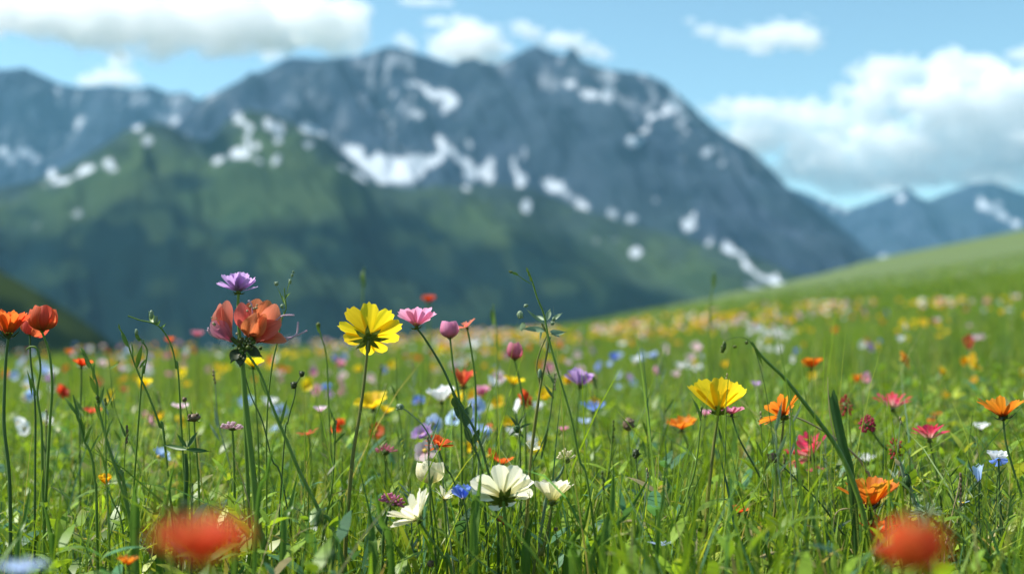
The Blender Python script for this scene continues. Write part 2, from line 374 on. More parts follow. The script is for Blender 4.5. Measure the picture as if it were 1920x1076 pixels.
def blobs(px, py, lst, seed=0, soft=.35, wob=9):
    wx = (fbm(px/34, py/34, 3, 40+seed)-.5)*2*wob; wy = (fbm(px/34+50, py/34, 3, 60+seed)-.5)*2*wob
    o = np.zeros_like(px)
    for (x0, y0, rx, ry, rot, s) in lst:
        c_, s_ = math.cos(math.radians(rot)), math.sin(math.radians(rot))
        dx = px+wx-x0; dy = py+wy-y0
        a = (dx*c_+dy*s_)/rx; b_ = (-dx*s_+dy*c_)/ry
        if seed == 1: a, b_ = a*1.34, b_*1.34
        o = np.maximum(o, s*smooth(1+soft, 1-soft, np.hypot(a, b_)))
    return o
def mountain_mat(name, rock1, rock2, grass1, grass2, forest):
    m, t, out = nt(name)
    g = N(t, 'ShaderNodeNewGeometry')
    def noise(s, d=6):
        n = N(t, 'ShaderNodeTexNoise'); n.inputs['Scale'].default_value = s; n.inputs['Detail'].default_value = d; n.inputs['Roughness'].default_value = .62
        t.links.new(g.outputs['Position'], n.inputs['Vector'])
        r = N(t, 'ShaderNodeMapRange'); r.inputs[1].default_value = .32; r.inputs[2].default_value = .68; t.links.new(n.outputs[0], r.inputs[0]); return r.outputs[0]
    c = mixc(t, noise(.006), rock1, rock2)
    gr = mixc(t, noise(.004), grass1, grass2)
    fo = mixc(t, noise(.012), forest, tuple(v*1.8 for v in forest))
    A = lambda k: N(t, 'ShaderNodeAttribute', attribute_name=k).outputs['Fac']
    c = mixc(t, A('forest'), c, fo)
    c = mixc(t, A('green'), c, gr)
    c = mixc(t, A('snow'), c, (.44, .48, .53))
    b = N(t, 'ShaderNodeBsdfPrincipled', Roughness=.9); b.inputs['Specular IOR Level'].default_value = 0
    t.links.new(c, b.inputs['Base Color'])
    t.links.new(b.outputs[0], out.inputs[0])
    return m
def mountain(name, label, sky, Y0, Df, Db, base, mat, amp, freq, shear=0., pw=1.25, attrf=None, nx=520, ny=150, seed=0, cat='mountain', jag=12, kind='structure'):
    a = np.array(sky, float)
    xs = (np.linspace(a[0, 0], a[-1, 0], nx)-960)/F*Y0
    ys = np.concatenate([np.linspace(Y0-Df, Y0, ny), np.linspace(Y0, Y0+Db, 24)[1:]])
    Xg, Yg = np.meshgrid(xs, ys, indexing='ij')
    pxs = 960+xs/Y0*F
    zc = CH+(HZ-np.interp(pxs, a[:, 0], a[:, 1]))/F*Y0
    zc = zc+jag*(fbm(xs/140, xs*0, 4, seed+3)-.5)*2
    s = np.where(Yg <= Y0, (Y0-Yg)/Df, (Yg-Y0)/Db)
    xc = Xg - shear*(Y0-Yg)
    zz = np.interp((Xg-shear*(Y0-Yg)*.55).ravel(), xs, zc).reshape(Xg.shape)
    f = np.where(Yg <= Y0, (1-s)**pw, (1-s)**1.2)
    Zg = base+(zz-base)*f
    r1 = ridged(xc/freq+seed, Yg/(freq*2.6), 5, seed+1)-.62
    r2 = fbm(xc/(freq*.35), Yg/(freq*.5), 4, seed+2)-.5
    env = smooth(0, .10, s)*(1-smooth(.85, 1.0, s))
    Zg = Zg+env*amp*(r1*1.5+r2*.5)
    px, py = proj(Xg, Yg, Zg)
    at = {}
    front = (Yg < Y0+30)
    fine = fbm(Xg/38+seed, Yg/85, 4, seed+9); gl = smooth(.12, -.10, r1)
    sb = blobs(px, py, SNOW, 1, .5, 13)
    snow = smooth(.30, .62, sb*((.40 if name == 'green_ridge' else .66)+1.15*(fine-.25)+.35*gl))*(.55+.45*np.clip(sb, 0, 1))
    streak = smooth(.56, .66, fine)*gl*smooth(360, 150, py)*.5*(name != 'green_ridge')
    at['snow'] = (np.clip(np.maximum(snow, streak), 0, .95)*front).ravel()
    gsz, fsz = attrf(px, py, Xg, Yg, Zg, r1, r2)
    at['green'] = np.clip(gsz, 0, 1).ravel(); at['forest'] = np.clip(fsz, 0, 1).ravel()
    id_ = np.arange(Xg.size).reshape(Xg.shape)
    q = np.stack([id_[:-1, :-1], id_[1:, :-1], id_[1:, 1:], id_[:-1, 1:]], -1).reshape(-1, 4)
    o = new_obj(name, mesh_np(name, np.stack([Xg, Yg, Zg], -1).reshape(-1, 3), q, mat, at))
    return tag(o, label, cat, kind=kind)
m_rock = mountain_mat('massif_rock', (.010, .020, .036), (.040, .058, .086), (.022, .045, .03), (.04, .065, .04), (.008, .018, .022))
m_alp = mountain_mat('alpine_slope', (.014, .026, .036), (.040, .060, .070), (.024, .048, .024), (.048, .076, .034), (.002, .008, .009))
m_near = mountain_mat('near_spur', (.03, .04, .02), (.05, .06, .03), (.025, .045, .014), (.045, .065, .02), (.006, .014, .008))
SK_A = [(-500, 150), (-150, 120), (0, 128), (40, 124), (75, 140), (120, 158), (150, 163), (200, 160), (245, 165), (280, 160), (310, 175), (345, 172), (375, 190), (450, 230), (700, 330)]
SK_B = [(-100, 480), (150, 330), (250, 265), (330, 215), (365, 190), (440, 152), (500, 128), (535, 108), (600, 106), (655, 104), (690, 98), (725, 88), (760, 90), (800, 105), (840, 118), (870, 122), (905, 114), (935, 118), (965, 100), (990, 86), (1010, 80), (1030, 92), (1060, 100), (1110, 118),
        (1165, 130), (1215, 138), (1245, 150), (1270, 172), (1300, 200), (1335, 232), (1375, 262), (1410, 282), (1450, 318), (1480, 352), (1520, 382), (1560, 412), (1600, 445), (1645, 488), (1700, 540), (1800, 620)]
SK_C = [(-700, 470), (-300, 400), (0, 352), (60, 338), (120, 312), (180, 278), (230, 245), (280, 226), (320, 236), (355, 258), (390, 262), (425, 225), (460, 205), (510, 212), (560, 235), (610, 258), (650, 298), (700, 342), (760, 352), (850, 350), (930, 345), (1000, 352), (1050, 374), (1100, 396),
        (1180, 420), (1250, 436), (1320, 458), (1400, 505), (1465, 545), (1600, 610), (1800, 700)]
SK_E = [(1200, 420), (1400, 340), (1480, 352), (1520, 366), (1555, 378), (1590, 392), (1630, 380), (1680, 360), (1710, 366), (1745, 374), (1790, 356), (1830, 342), (1860, 340), (1890, 350), (1930, 362), (2100, 330), (2400, 380), (2700, 420)]
SK_D = [(-900, 330), (-400, 400), (-150, 455), (0, 508), (40, 530), (80, 552), (130, 585), (175, 615), (210, 645), (260, 690), (330, 760)]
def attr_rock(px, py, X, Y, Z, r1, r2):
    gq = .25*smooth(350, 420, py+r2*60)*(px < 1300)
    return gq+.12*smooth(-.1, .2, r2), .35*smooth(.05, -.2, r1)
mountain('distant_mountain', 'hazy blue-grey mountain ridge at the far left', SK_A, 7200, 2600, 1500, -150, m_rock, 330, 560, .1, attrf=attr_rock, seed=3)
mountain('snowy_massif', 'dark blue rocky mountain with snow patches filling the background', SK_B, 5000, 1900, 1500, -150, m_rock, 300, 470, .35, attrf=attr_rock, seed=11, nx=760, ny=220)
mountain('far_mountain', 'distant blue mountain with snow streaks at the right edge', SK_E, 9200, 2600, 1500, -150, m_rock, 340, 700, 0, attrf=attr_rock, seed=23)
def attr_alp(px, py, X, Y, Z, r1, r2):
    yb = interp(px, [(-500, 480), (0, 430), (200, 395), (300, 372), (420, 420), (600, 405), (800, 395), (900, 440), (1050, 440), (1200, 520), (1400, 600)])
    lower = smooth(-25, 30, py-yb+r2*50)
    g = .75*(1-lower)+.05
    g = np.maximum(g, blobs(px, py, GREEN, 5, .5, 14))
    g = g*(1-blobs(px, py, DARK, 6, .5, 14))
    g = np.maximum(g, .34*lower*smooth(.52, .68, fbm(px/75, py/45, 3, 77)))
    g = g*(.55+.9*smooth(-.25, .25, r1))*.95
    sk_ = interp(px, SK_C); n_ = fbm(px/26, py/30, 3, 88)-.5
    up = smooth(-5, 70, py-sk_+n_*90)
    g = g*(.38+.62*up)
    g = np.maximum(g, .42*smooth(1000, 1150, px)*smooth(1420, 1300, px)*smooth(20, 60, py-sk_)*smooth(560, 500, py))
    return g, np.clip(.25+.9*lower+blobs(px, py, DARK, 6, .5, 14), 0, 1)
mountain('green_ridge', 'green alpine ridge with snow remnants and dark forested slopes below the massif', SK_C, 3000, 1250, 700, -150, m_alp, 125, 340, .45, attrf=attr_alp, seed=31, nx=760, ny=240, jag=5)
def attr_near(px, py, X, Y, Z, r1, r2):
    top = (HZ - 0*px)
    g = blobs(px, py, [(10, 535, 70, 22, 25, .9), (90, 585, 70, 12, 35, .8), (150, 610, 50, 10, 35, .6), (-100, 480, 80, 30, 20, .8)], 7, .6, 12)  # sunlit streaks on the dark spur, painted in as lighter green
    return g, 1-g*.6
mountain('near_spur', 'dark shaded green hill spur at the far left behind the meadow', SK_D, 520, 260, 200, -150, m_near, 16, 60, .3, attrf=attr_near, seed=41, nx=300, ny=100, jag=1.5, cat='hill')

# ------------------------------------------------------------ clouds: cauliflower puffs and loose shreds
def ico():
    import bmesh
    res = []
    for sdv in (1, 2, 3):
        bm = bmesh.new(); bmesh.ops.create_icosphere(bm, subdivisions=sdv, radius=1)
        v = np.array([tuple(q.co) for q in bm.verts]); f = np.array([[w.index for w in q.verts] for q in bm.faces]); bm.free(); res.append((v, f))
    return res
ICO = ico()
m, t, out = nt('cloud_white')
v = N(t, 'ShaderNodeVolumePrincipled'); v.inputs['Color'].default_value = (.995, .995, 1, 1); v.inputs['Density'].default_value = .0042; v.inputs['Anisotropy'].default_value = .1
t.links.new(v.outputs[0], out.inputs['Volume'])
M['cloud'] = m
def cloud(label, bl, D=15000, seed=0, name='cloud', dens=1.0, thick=1.0):
    rg = np.random.default_rng(seed)
    cs, fs = [], []; nn = 0
    def put(c, r, lvl, k=.18):
        nonlocal nn
        v, f = ICO[lvl]
        n_ = 1+k*2*(fbm(v[:, 0]*1.7+c[0]*.01+v[:, 2], v[:, 1]*1.7+c[2]*.01, 3, seed)-.5)
        q = v*n_[:, None]*r+c
        cs.append(q); fs.append(f+nn); nn += len(v)
    sc = D/F
    for (px, py, rx, ry) in bl:
        rx *= 1.09; ry *= 1.12
        c = np.array(P(px, py, D+rg.uniform(-300, 300)))
        R3 = np.array([rx*sc, (rx+ry)*.5*sc*thick, ry*sc])
        put(c, R3*.62, 2, .35)
        A = rx*ry
        nsub = int(16+A/90)
        for i in range(nsub):
            v = rg.normal(size=3); v /= np.linalg.norm(v)
            pos = c+v*R3*rg.uniform(.45, .85)
            r = min(R3[0], R3[2])*rg.uniform(.20, .42)
            put(pos, np.array([r*1.25, r, r*.85]), 1, .4)
            v = rg.normal(size=3); v /= np.linalg.norm(v)
            r = min(R3[0], R3[2])*rg.uniform(.10, .22); put(c+v*R3*rg.uniform(.85, 1.12), np.array([r*1.6, r, r*.7]), 1, .4)
    o = new_obj(name, mesh_np(name, np.concatenate(cs), np.concatenate(fs), M['cloud']))
    rm = o.modifiers.new('remesh', 'REMESH'); rm.mode = 'VOXEL'; rm.voxel_size = sc*2.0
    dg = bpy.context.evaluated_depsgraph_get(); me = bpy.data.meshes.new_from_object(o.evaluated_get(dg)); o.modifiers.clear(); o.data = me
    return tag(o, label, 'cloud', kind='thing')
cloud('broad grey-bottomed cloud bank across the top left', [(-60, 25, 100, 40), (20, 22, 110, 34), (110, 30, 100, 42), (200, 42, 100, 50), (290, 50, 90, 42), (380, 45, 90, 50), (460, 40, 90, 52), (520, 50, 60, 44), (190, 80, 50, 24), (300, 100, 26, 24), (400, 98, 40, 18), (250, 5, 200, 40), (450, 0, 150, 40), (60, -20, 160, 30)], 14000, 1, thick=1.4, dens=.8)
cloud('bright white cloud billowing at the right end of the grey bank', [(590, 30, 74, 46), (650, 35, 40, 40), (635, 55, 50, 44), (600, 75, 60, 20), (660, 80, 24, 22), (560, 10, 60, 30)], 13000, 2)
cloud('small white peaked cloud above the far left ridge', [(205, 146, 56, 18), (222, 118, 22, 26), (165, 152, 28, 13), (245, 150, 26, 14)], 16000, 3)
cloud('tiny white puff resting beside the left shoulder of the massif', [(510, 104, 27, 14), (498, 108, 16, 10)], 16000, 4)
cloud('thin white wisp at the top edge above the massif', [(790, 4, 48, 9), (760, 2, 24, 8), (835, 6, 22, 8)], 16000, 5, dens=.8)
cloud('white cloud rising behind the double summit saddle', [(755, 74, 24, 12), (820, 42, 36, 12), (860, 40, 22, 14), (872, 80, 62, 36), (905, 92, 42, 30), (850, 98, 36, 22), (770, 86, 20, 10)], 16000, 6)
cloud('elongated white cloud just behind the highest summit', [(975, 48, 26, 12), (995, 62, 36, 14), (1055, 76, 56, 18), (1105, 95, 40, 15), (1135, 104, 20, 12), (950, 90, 14, 12)], 16000, 7)
cloud('lone flat white cloud in the blue sky right of the summit', [(1295, 40, 18, 8), (1325, 58, 34, 14), (1375, 72, 44, 18), (1430, 72, 46, 24), (1480, 62, 48, 28), (1515, 74, 30, 22), (1420, 96, 26, 10), (1535, 80, 14, 10)], 15000, 8)
cloud('large billowing white cloud bank behind the right slope', [(1640, 145, 46, 34), (1700, 138, 44, 30), (1780, 138, 46, 42), (1840, 150, 56, 42), (1900, 170, 60, 42), (1770, 195, 80, 44), (1870, 225, 90, 54), (1665, 185, 70, 34), (1580, 172, 26, 16), (1370, 205, 50, 22), (1430, 212, 60, 30), (1500, 210, 52, 26), (1570, 220, 62, 30), (1640, 232, 60, 28),
      (1440, 250, 84, 34), (1530, 268, 80, 34), (1660, 268, 100, 34), (1770, 275, 90, 42), (1890, 285, 90, 44), (1570, 315, 100, 34), (1670, 318, 90, 34), (1780, 322, 90, 30), (1500, 318, 66, 30), (1580, 352, 70, 20), (1660, 350, 70, 18), (1860, 332, 100, 24), (1980, 250, 90, 70), (1400, 268, 60, 30), (1960, 340, 70, 24), (1740, 340, 60, 14)], 17500, 9, dens=1.1, thick=.5)
cloud('small pale cloud cut by the right edge above the bank', [(1908, 104, 24, 14), (1935, 100, 30, 18)], 16000, 10)

# ------------------------------------------------------------ haze
zt = 1300.0
hz = [(-7500, -200), (7500, -200), (7500, 11500), (-7500, 11500)]
hv = [(a, b_, -152.0) for a, b_ in hz]+[(a, b_, zt) for a, b_ in hz]
hf = [[0, 3, 2, 1], [4, 5, 6, 7], [0, 1, 5, 4], [1, 2, 6, 5], [2, 3, 7, 6], [3, 0, 4, 7]]
m, t, out = nt('haze_air')
v = N(t, 'ShaderNodeVolumePrincipled'); v.inputs['Color'].default_value = (.26, .58, .84, 1); v.inputs['Density'].default_value = 4.6e-5; v.inputs['Anisotropy'].default_value = .1
t.links.new(v.outputs[0], out.inputs['Volume'])
tag(new_obj('haze', mesh_np('haze', hv, np.array(hf), m, smooth_=False)), 'thin blue air haze over the valley', 'haze', kind='stuff')

# ------------------------------------------------------------ plant parts
def catmull(pts, k=6):
    pts = [Vector(p) for p in pts]
    if len(pts) < 3: return [pts[0].lerp(pts[-1], i/k) for i in range(k+1)]
    out = []
    q = [pts[0]*2-pts[1]]+pts+[pts[-1]*2-pts[-2]]
    for i in range(1, len(q)-2):
        for j in range(k):
            t = j/k; a, b, c, d = q[i-1], q[i], q[i+1], q[i+2]
            out.append(.5*((2*b)+(c-a)*t+(2*a-5*b+4*c-d)*t*t+(3*b-a-3*c+d)*t**3))
    out.append(pts[-1]); return out
class MB:
    def __init__(s): s.v = []; s.q = []; s.t = []; s.uv = []
    def tube(s, pts, r0, r1, n=6, wob=0):
        L = len(pts); base = len(s.v)
        up = Vector((0, 1, 0))
        for i, p in enumerate(pts):
            tg = (pts[min(i+1, L-1)]-pts[max(i-1, 0)]).normalized()
            a = tg.cross(up)
            if a.length < 1e-3: a = tg.cross(Vector((1, 0, 0)))
            a.normalize(); b = tg.cross(a)
            f = i/(L-1); r = (r0*(1-f)+r1*f)*(1+wob*random.uniform(-1, 1))
            for k in range(n):
                an = 2*math.pi*k/n
                s.v.append(p+a*math.cos(an)*r+b*math.sin(an)*r); s.uv.append((k/n, f))
        for i in range(L-1):
            for k in range(n):
                k2 = (k+1) % n
                s.q.append((base+i*n+k, base+i*n+k2, base+(i+1)*n+k2, base+(i+1)*n+k))
        c = len(s.v); s.v.append(pts[-1]); s.uv.append((0, 1))
        for k in range(n): s.t.append((base+(L-1)*n+k, base+(L-1)*n+(k+1) % n, c))
        return s
    def grid(s, fn, nu, nv):
        base = len(s.v)
        for j in range(nv+1):
            for i in range(nu+1):
                u = -1+2*i/nu; v_ = j/nv
                s.v.append(Vector(fn(u, v_))); s.uv.append(((u+1)/2, v_))
        for j in range(nv):
            for i in range(nu):
                a = base+j*(nu+1)+i
                s.q.append((a, a+1, a+nu+2, a+nu+1))
        return s
    def ball(s, c, rx, ry=None, rz=None, lvl=0, rot=None):
        v, f = ICO[lvl]; ry = ry or rx; rz = rz or rx; base = len(s.v); c = Vector(c)
        for a in v:
            q = Vector((a[0]*rx, a[1]*ry, a[2]*rz))
            if rot is not None: q = rot @ q
            s.v.append(c+q); s.uv.append((.5+a[0]*.5, .5+a[2]*.5))
        for a in f: s.t.append(tuple(int(w)+base for w in a))
        return s
    def leafp(s, A, B, w, nrm=None, bend=.15, fold=.15, nu=4, nv=6, tip=1.3, prof='lance'):
        A = Vector(A); B = Vector(B); d = B-A; L = d.length; d.normalize()
        nrm = Vector(nrm) if nrm is not None else Vector((0, -1, .3))
        sd = d.cross(nrm); 
        if sd.length < 1e-4: sd = d.cross(Vector((1, 0, 0)))
        sd.normalize(); nn = sd.cross(d).normalized()
        def fn(u, v_):
            if prof == 'lance': ww = w*.5*math.sin(math.pi*min(1, v_*.97+.03)**.8)**.8
            elif prof == 'ob': ww = w*.5*(.18+.82*math.sin(math.pi*min(1, v_)**1.35*.86)**.9)
            else: ww = w*.5*(1-.3*v_)
            return A+d*(v_*L*(1-.12*abs(u)**2*v_))+sd*(u*ww)+nn*(bend*L*math.sin(math.pi*v_)+fold*ww*(u*u-.5))
        return s.grid(fn, nu, nv)
    def mesh(s, name, mat):
        fs = []
        if s.q: fs.append(np.array(s.q))
        if s.t: fs.append(np.array(s.t))
        return mesh_np(name, np.array([tuple(v) for v in s.v]), fs, mat, uv=np.array(s.uv))
    def obj(s, name, mat, parent=None, origin=None):
        """geometry given in world coordinates, parent at origin"""
        if origin is not None: s.v = [v-origin for v in s.v]
        return new_obj(name, s.mesh(name, mat), parent)
PC = {}
def petal_mesh(kind, mk, var):
    key = (kind, mk, var)
    if key in PC: return PC[key]
    rd = random.Random(hash(kind) % 97+var*13 if False else sum(map(ord, kind))+var*131)
    tw = rd.uniform(-.12, .12); bd = rd.uniform(-.05, .10); nt_ = rd.uniform(.7, 1.3); sk = rd.uniform(-.08, .08)
    spec = {'cosmos': dict(W=.285, a=.17, nb=.045, k=3, g=.018, bend=.08, cup=.10), 'open': dict(W=.27, a=.20, nb=.012, k=3, g=.016, bend=.05, cup=.10), 'notch': dict(W=.27, a=.20, nb=.05, k=2, g=.012, bend=.12, cup=.16),
            'narrow': dict(W=.155, a=.13, nb=.02, k=2, g=.010, bend=.06, cup=.06), 'round': dict(W=.42, a=.22, nb=.01, k=3, g=.015, bend=.25, cup=.22),
            'bud': dict(W=.33, a=.22, nb=.01, k=2, g=.012, bend=.42, cup=.30), 'poppy': dict(W=.60, a=.24, nb=.05, k=4, g=.04, bend=.28, cup=.22),
            'finger': dict(W=.13, a=.2, nb=.0, k=1, g=.0, bend=.22, cup=.12), 'daisy': dict(W=.185, a=.07, nb=.03, k=2, g=.01, bend=-.04, cup=.05)}[kind]
    W = spec['W']
    def fn(u, v):
        if kind in ('narrow', 'daisy'): w = W*(.35+.65*math.sin(math.pi*min(1, v*.62+.05)))
        elif kind == 'finger': w = W*(.55+.45*v**3)
        elif kind in ('bud', 'round'): w = W*(.25+.75*math.sin(math.pi*(v*.62+.02)))
        else: w = W*(.17+.83*(1-(1-v)**1.9))
        te = 1-spec['a']*abs(u)**2.6+spec['nb']*nt_*math.cos(spec['k']*math.pi*u)*1.0
        r = v*(1-(1-te)*v**3)
        x = r; y = u*w+sk*v*v
        if v > .97: y *= .93
        z = spec['bend']*(math.sin(v*1.9)*.6)*(-1 if kind in ('bud',) else -1)*-1
        if kind == 'bud': z = -spec['bend']*math.sin(math.pi*v)*.7*1.0
        z += bd*v*v+spec['g']*math.cos(spec['k']*2*math.pi*u*.5+tw)*v+spec['cup']*w*2*u*u+tw*u*v*.5
        if kind in ('poppy', 'round'): z += .03*math.sin(7*u+var)*v*v
        return (x, y, z)
    mb = MB().grid(fn, 8, 8)
    PC[key] = mb.mesh('petal', M[mk]); return PC[key]
def frame(axis):
    a = Vector(axis).normalized()
    return a.to_track_quat('Z', 'Y').to_matrix()
def ground_pt(p):
    return Vector((p.x, p.y, float(gz(np.array([p.x]), np.array([p.y]))[0])))
def make_root(name, label, cat, loc, group=None):
    o = new_obj(name, None); o.location = loc; o.empty_display_size = .05
    return tag(o, label, cat, group)
def stem_pts(head, pts, d, ddepth=0.0):
    L = [head]
    for i, q in enumerate(pts): L.append(P(q[0], q[1], q[2] if len(q) > 2 else d))
    last = L[-1]; g = ground_pt(last)
    if last.z-g.z > .02:
        prev = L[-2]; sl = (last-prev); k = 0 if abs(sl.z) < 1e-4 else max(-.5, min(.5, sl.x/abs(sl.z)))
        g = ground_pt(Vector((last.x+k*(last.z-g.z)*.5, last.y, 0)))
    L.append(g-Vector((0, 0, .01)))
    return L
def flower(label, px, py, d, wpx, mat, kind='cosmos', n=8, theta=35, axis=(0, .35, 1), stem=(), sr=.0015, smat='stem', cmat='calyx', sepals=6, seplen=.32, centre=None,
           name='wildflower', cat='flower', jit=7, group=None, rows=1, leaves=0, phi0=None, skip=(), scl=None, fine=True, sr1=None):
    head = P(px, py, d); R = wpx/F*d/2
    st = stem_pts(head, stem if stem else [(px+random.uniform(-6, 6), py+60)], d)
    sp_ = catmull(st, 6)
    root = make_root(name, label, cat, Vector(st[-1])+Vector((0, 0, .01)), group)
    O = root.location.copy()
    MB().tube(sp_, sr*.75, (sr1 or sr*1.1), 7, .05).obj('stem', M[smat], root, O)
    fr = frame(axis)
    rd = random.Random(int(px*7+py))
    L = R/max(.35, math.cos(math.radians(theta)))
    if kind == 'bud': L = R*1.9
    ph = rd.uniform(0, 6.28) if phi0 is None else phi0
    for row in range(rows):
        for i in range(n):
            if i in skip and row == 0: continue
            a = ph+2*math.pi*(i+.5*row)/n+math.radians(rd.uniform(-jit, jit))
            th = math.radians(theta+rd.uniform(-jit, jit)+row*18)
            s = L*rd.uniform(.9, 1.08)*(1-.14*row)
            o = new_obj('petal', petal_mesh(kind, mat, rd.randrange(4)), root)
            rot = fr @ Matrix.Rotation(a, 3, 'Z') @ Matrix.Rotation(-th, 3, 'Y') @ Matrix.Rotation(math.radians(rd.uniform(-jit, jit)), 3, 'X')
            base = head+fr @ (Matrix.Rotation(a, 3, 'Z') @ Vector((R*.06, 0, R*.06)))
            o.matrix_local = Matrix.Translation(base-O) @ rot.to_4x4() @ Matrix.Diagonal((s, s, s, 1))
    cal = MB()
    cal.ball(head, R*.13, R*.13, R*.12, 1, fr)
    if sepals:
        for i in range(sepals):
            a = 2*math.pi*i/sepals+rd.uniform(-.2, .2)
            th = math.radians(max(5, theta-12)+rd.uniform(-12, 8))
            dr = fr @ (Matrix.Rotation(a, 3, 'Z') @ Vector((math.cos(th), 0, math.sin(th))))
            nn = fr @ (Matrix.Rotation(a, 3, 'Z') @ Vector((math.sin(th), 0, -math.cos(th))))
            off = nn*(R*.10)
            cal.leafp(head+off*.6, head+off+dr*(R*seplen*2*rd.uniform(.8, 1.1)), R*.19, nn, .1, .2, 3, 4)
    cal.obj('calyx', M[cmat], root, O)
    if centre or (theta < 50 and kind not in ('bud',)):
        c = MB(); ax = fr @ Vector((0, 0, 1))
        for i in range(26):
            a = i*2.4; rr = R*.2*math.sqrt(i/26)
            c.ball(head+fr @ Vector((rr*math.cos(a), rr*math.sin(a), R*.18+R*.06*(1-(i/26)))), R*.045, lvl=0)
        c.obj('flower_centre', M[centre or 'pollen'], root, O)
    if leaves: add_leaves(root, O, sp_, leaves, .02*d)
    return root
def add_leaves(root, O, path, n, L, mat='leaf', w=.24):
    for i in range(n):
        k = int(len(path)*(.12+.5*i/max(1, n))); p = path[min(k, len(path)-1)]
        a = random.uniform(-.5, .5)+(math.pi if i % 2 else 0)
        dr = Vector((math.cos(a), math.sin(a)*.6, random.uniform(.5, 1.1))).normalized()
        ll = L*random.uniform(.7, 1.3)
        MB().leafp(p, p+dr*ll, ll*w, (0, -.6, .8), -.08, .3).obj('leaf', M[mat], root, O)
def cluster(label, px, py, d, wpx, mat, n=26, stem=(), smat='stem', flen=.55, up=.15, axis=(0, .2, 1), kind='finger', hz=1.0, name='wildflower', cat='flower', sr=.0013, group=None, thick=1.0, cmat='calyx'):
    """head of many small florets round a core (clover, crimson mop)"""
    head = P(px, py, d); R = wpx/F*d/2
    st = stem_pts(head, stem if stem else [(px+random.uniform(-6, 6), py+60)], d)
    root = make_root(name, label, cat, Vector(st[-1])+Vector((0, 0, .01)), group); O = root.location.copy()
    MB().tube(catmull(st, 6), sr*.85, sr*1.2, 6, .05).obj('stem', M[smat], root, O)
    fr = frame(axis); rd = random.Random(int(px*3+py))
    fl = MB()
    for i in range(n):
        z = up+(1-up)*(i+.5)/n; a = i*2.39996
        rr = math.sqrt(max(0, 1-z*z)); dv = Vector((rr*math.cos(a), rr*math.sin(a), z*hz))
        dv += Vector((rd.uniform(-.1, .1), rd.uniform(-.1, .1), rd.uniform(-.1, .1)))
        dv = fr @ dv
        A = head+dv*(R*(1-flen)); B = head+dv*(R*rd.uniform(.85, 1.1))
        pth = [A, A.lerp(B, .5)+Vector((rd.uniform(-1, 1), rd.uniform(-1, 1), rd.uniform(-1, 1)))*R*.06, B]
        fl.tube(catmull(pth, 3), R*.05*thick, R*.085*thick, 5)
        fl.ball(B, R*.10*thick, R*.10*thick, R*.085*thick, 0)
    o = fl.obj('floret_cluster', M[mat], root, O)
    cal = MB(); cal.ball(head, R*(1-flen)*.8, R*(1-flen)*.8, R*(1-flen)*.7*hz, 1, fr)
    for i in range(5):
        a = i*1.26; dr = fr @ Vector((math.cos(a), math.sin(a), -.1))
        cal.leafp(head-fr @ Vector((0, 0, R*.1)), head+dr*R*.5, R*.14, fr @ Vector((0, 0, -1)), .05, .2, 2, 3)
    cal.obj('calyx', M[cmat], root, O)
    return root
# ------------------------------------------------------------ hero flowers (each one a thing with parts)
random.seed(5)
# big coral red bloom: irregular broad petals in two bunches on a thick stem
def petal_ab(root, O, A, B, w, mk, nrm, bend=.18, prof='ob', fold=.5):
    mb = MB().leafp(A, B, w, nrm, bend, fold, 6, 10, prof=prof)
    return mb.obj('petal', M[mk], root, O)
d0 = .98
st = stem_pts(P(452, 652, d0), [(456, 700), (461, 760), (474, 880), (484, 985), (500, 1076)], d0)
root = make_root('wildflower', 'large coral red ragged flower on a thick stem below the mauve daisy', 'flower', Vector(st[-1])); O = root.location.copy()
MB().tube(catmull(st, 6), .0020, .0034, 10, .04).obj('stem', M['stem'], root, O)
for (ax, ay, bx, by, w_, mk, nx, nz, dd, bd) in [
        (434, 632, 424, 566, 30, 'salmon', -.3, .2, 0, .16), (432, 632, 410, 572, 26, 'salmon', -.8, .2, .006, .2), (436, 640, 396, 606, 28, 'rose', -.5, .8, -.004, .2), (438, 642, 402, 622, 20, 'rose', -.2, 1, -.008, .12),
        (462, 628, 452, 570, 26, 'salmon', .1, .1, -.006, .2), (468, 630, 446, 578, 18, 'rust', .5, .1, .008, .1),
        (470, 632, 484, 562, 34, 'rust', .2, .2, .010, .22), (474, 634, 505, 566, 34, 'rust', .5, .2, .004, .22), (478, 636, 519, 574, 36, 'salmon', .8, .3, -.002, .22), (474, 634, 497, 592, 22, 'rust', .3, .1, -.014, .25),
        (468, 634, 480, 590, 20, 'rust', -.2, .2, -.016, .28), (478, 640, 526, 608, 32, 'salmon', .7, .7, -.008, .2), (482, 642, 536, 642, 28, 'salmon', .3, 1, -.012, .10), (480, 643, 530, 632, 24, 'redorange', .3, 1, .004, .16), (472, 632, 470, 584, 22, 'rust', 0, .2, .016, .2)]:
    petal_ab(root, O, P(ax, ay, d0), P(bx, by-3, d0+dd), w_*1.22/F*d0, mk, (nx, -1, nz), bd)
cal = MB()
for i in range(46):
    cal.ball(P(random.gauss(458, 12), random.gauss(646, 7), d0-random.uniform(-.006, .01)), random.uniform(.0008, .0022), lvl=0)
cal.tube([P(434, 634, d0), P(448, 645, d0), P(455, 660, d0)], .0022, .0022, 6); cal.tube([P(480, 638, d0), P(466, 645, d0), P(455, 660, d0)], .0022, .0022, 6)
cal.obj('calyx', M['calyx'], root, O)
se = MB()
for i in range(24):
    a, b = random.choice([(404, 604), (448, 628), (470, 645), (476, 578), (452, 668)]); se.ball(P(a+random.gauss(0, 5), b+random.gauss(0, 4), d0-.008), random.uniform(.0006, .0013), lvl=1)
se.obj('stamens', M['straw'], root, O)
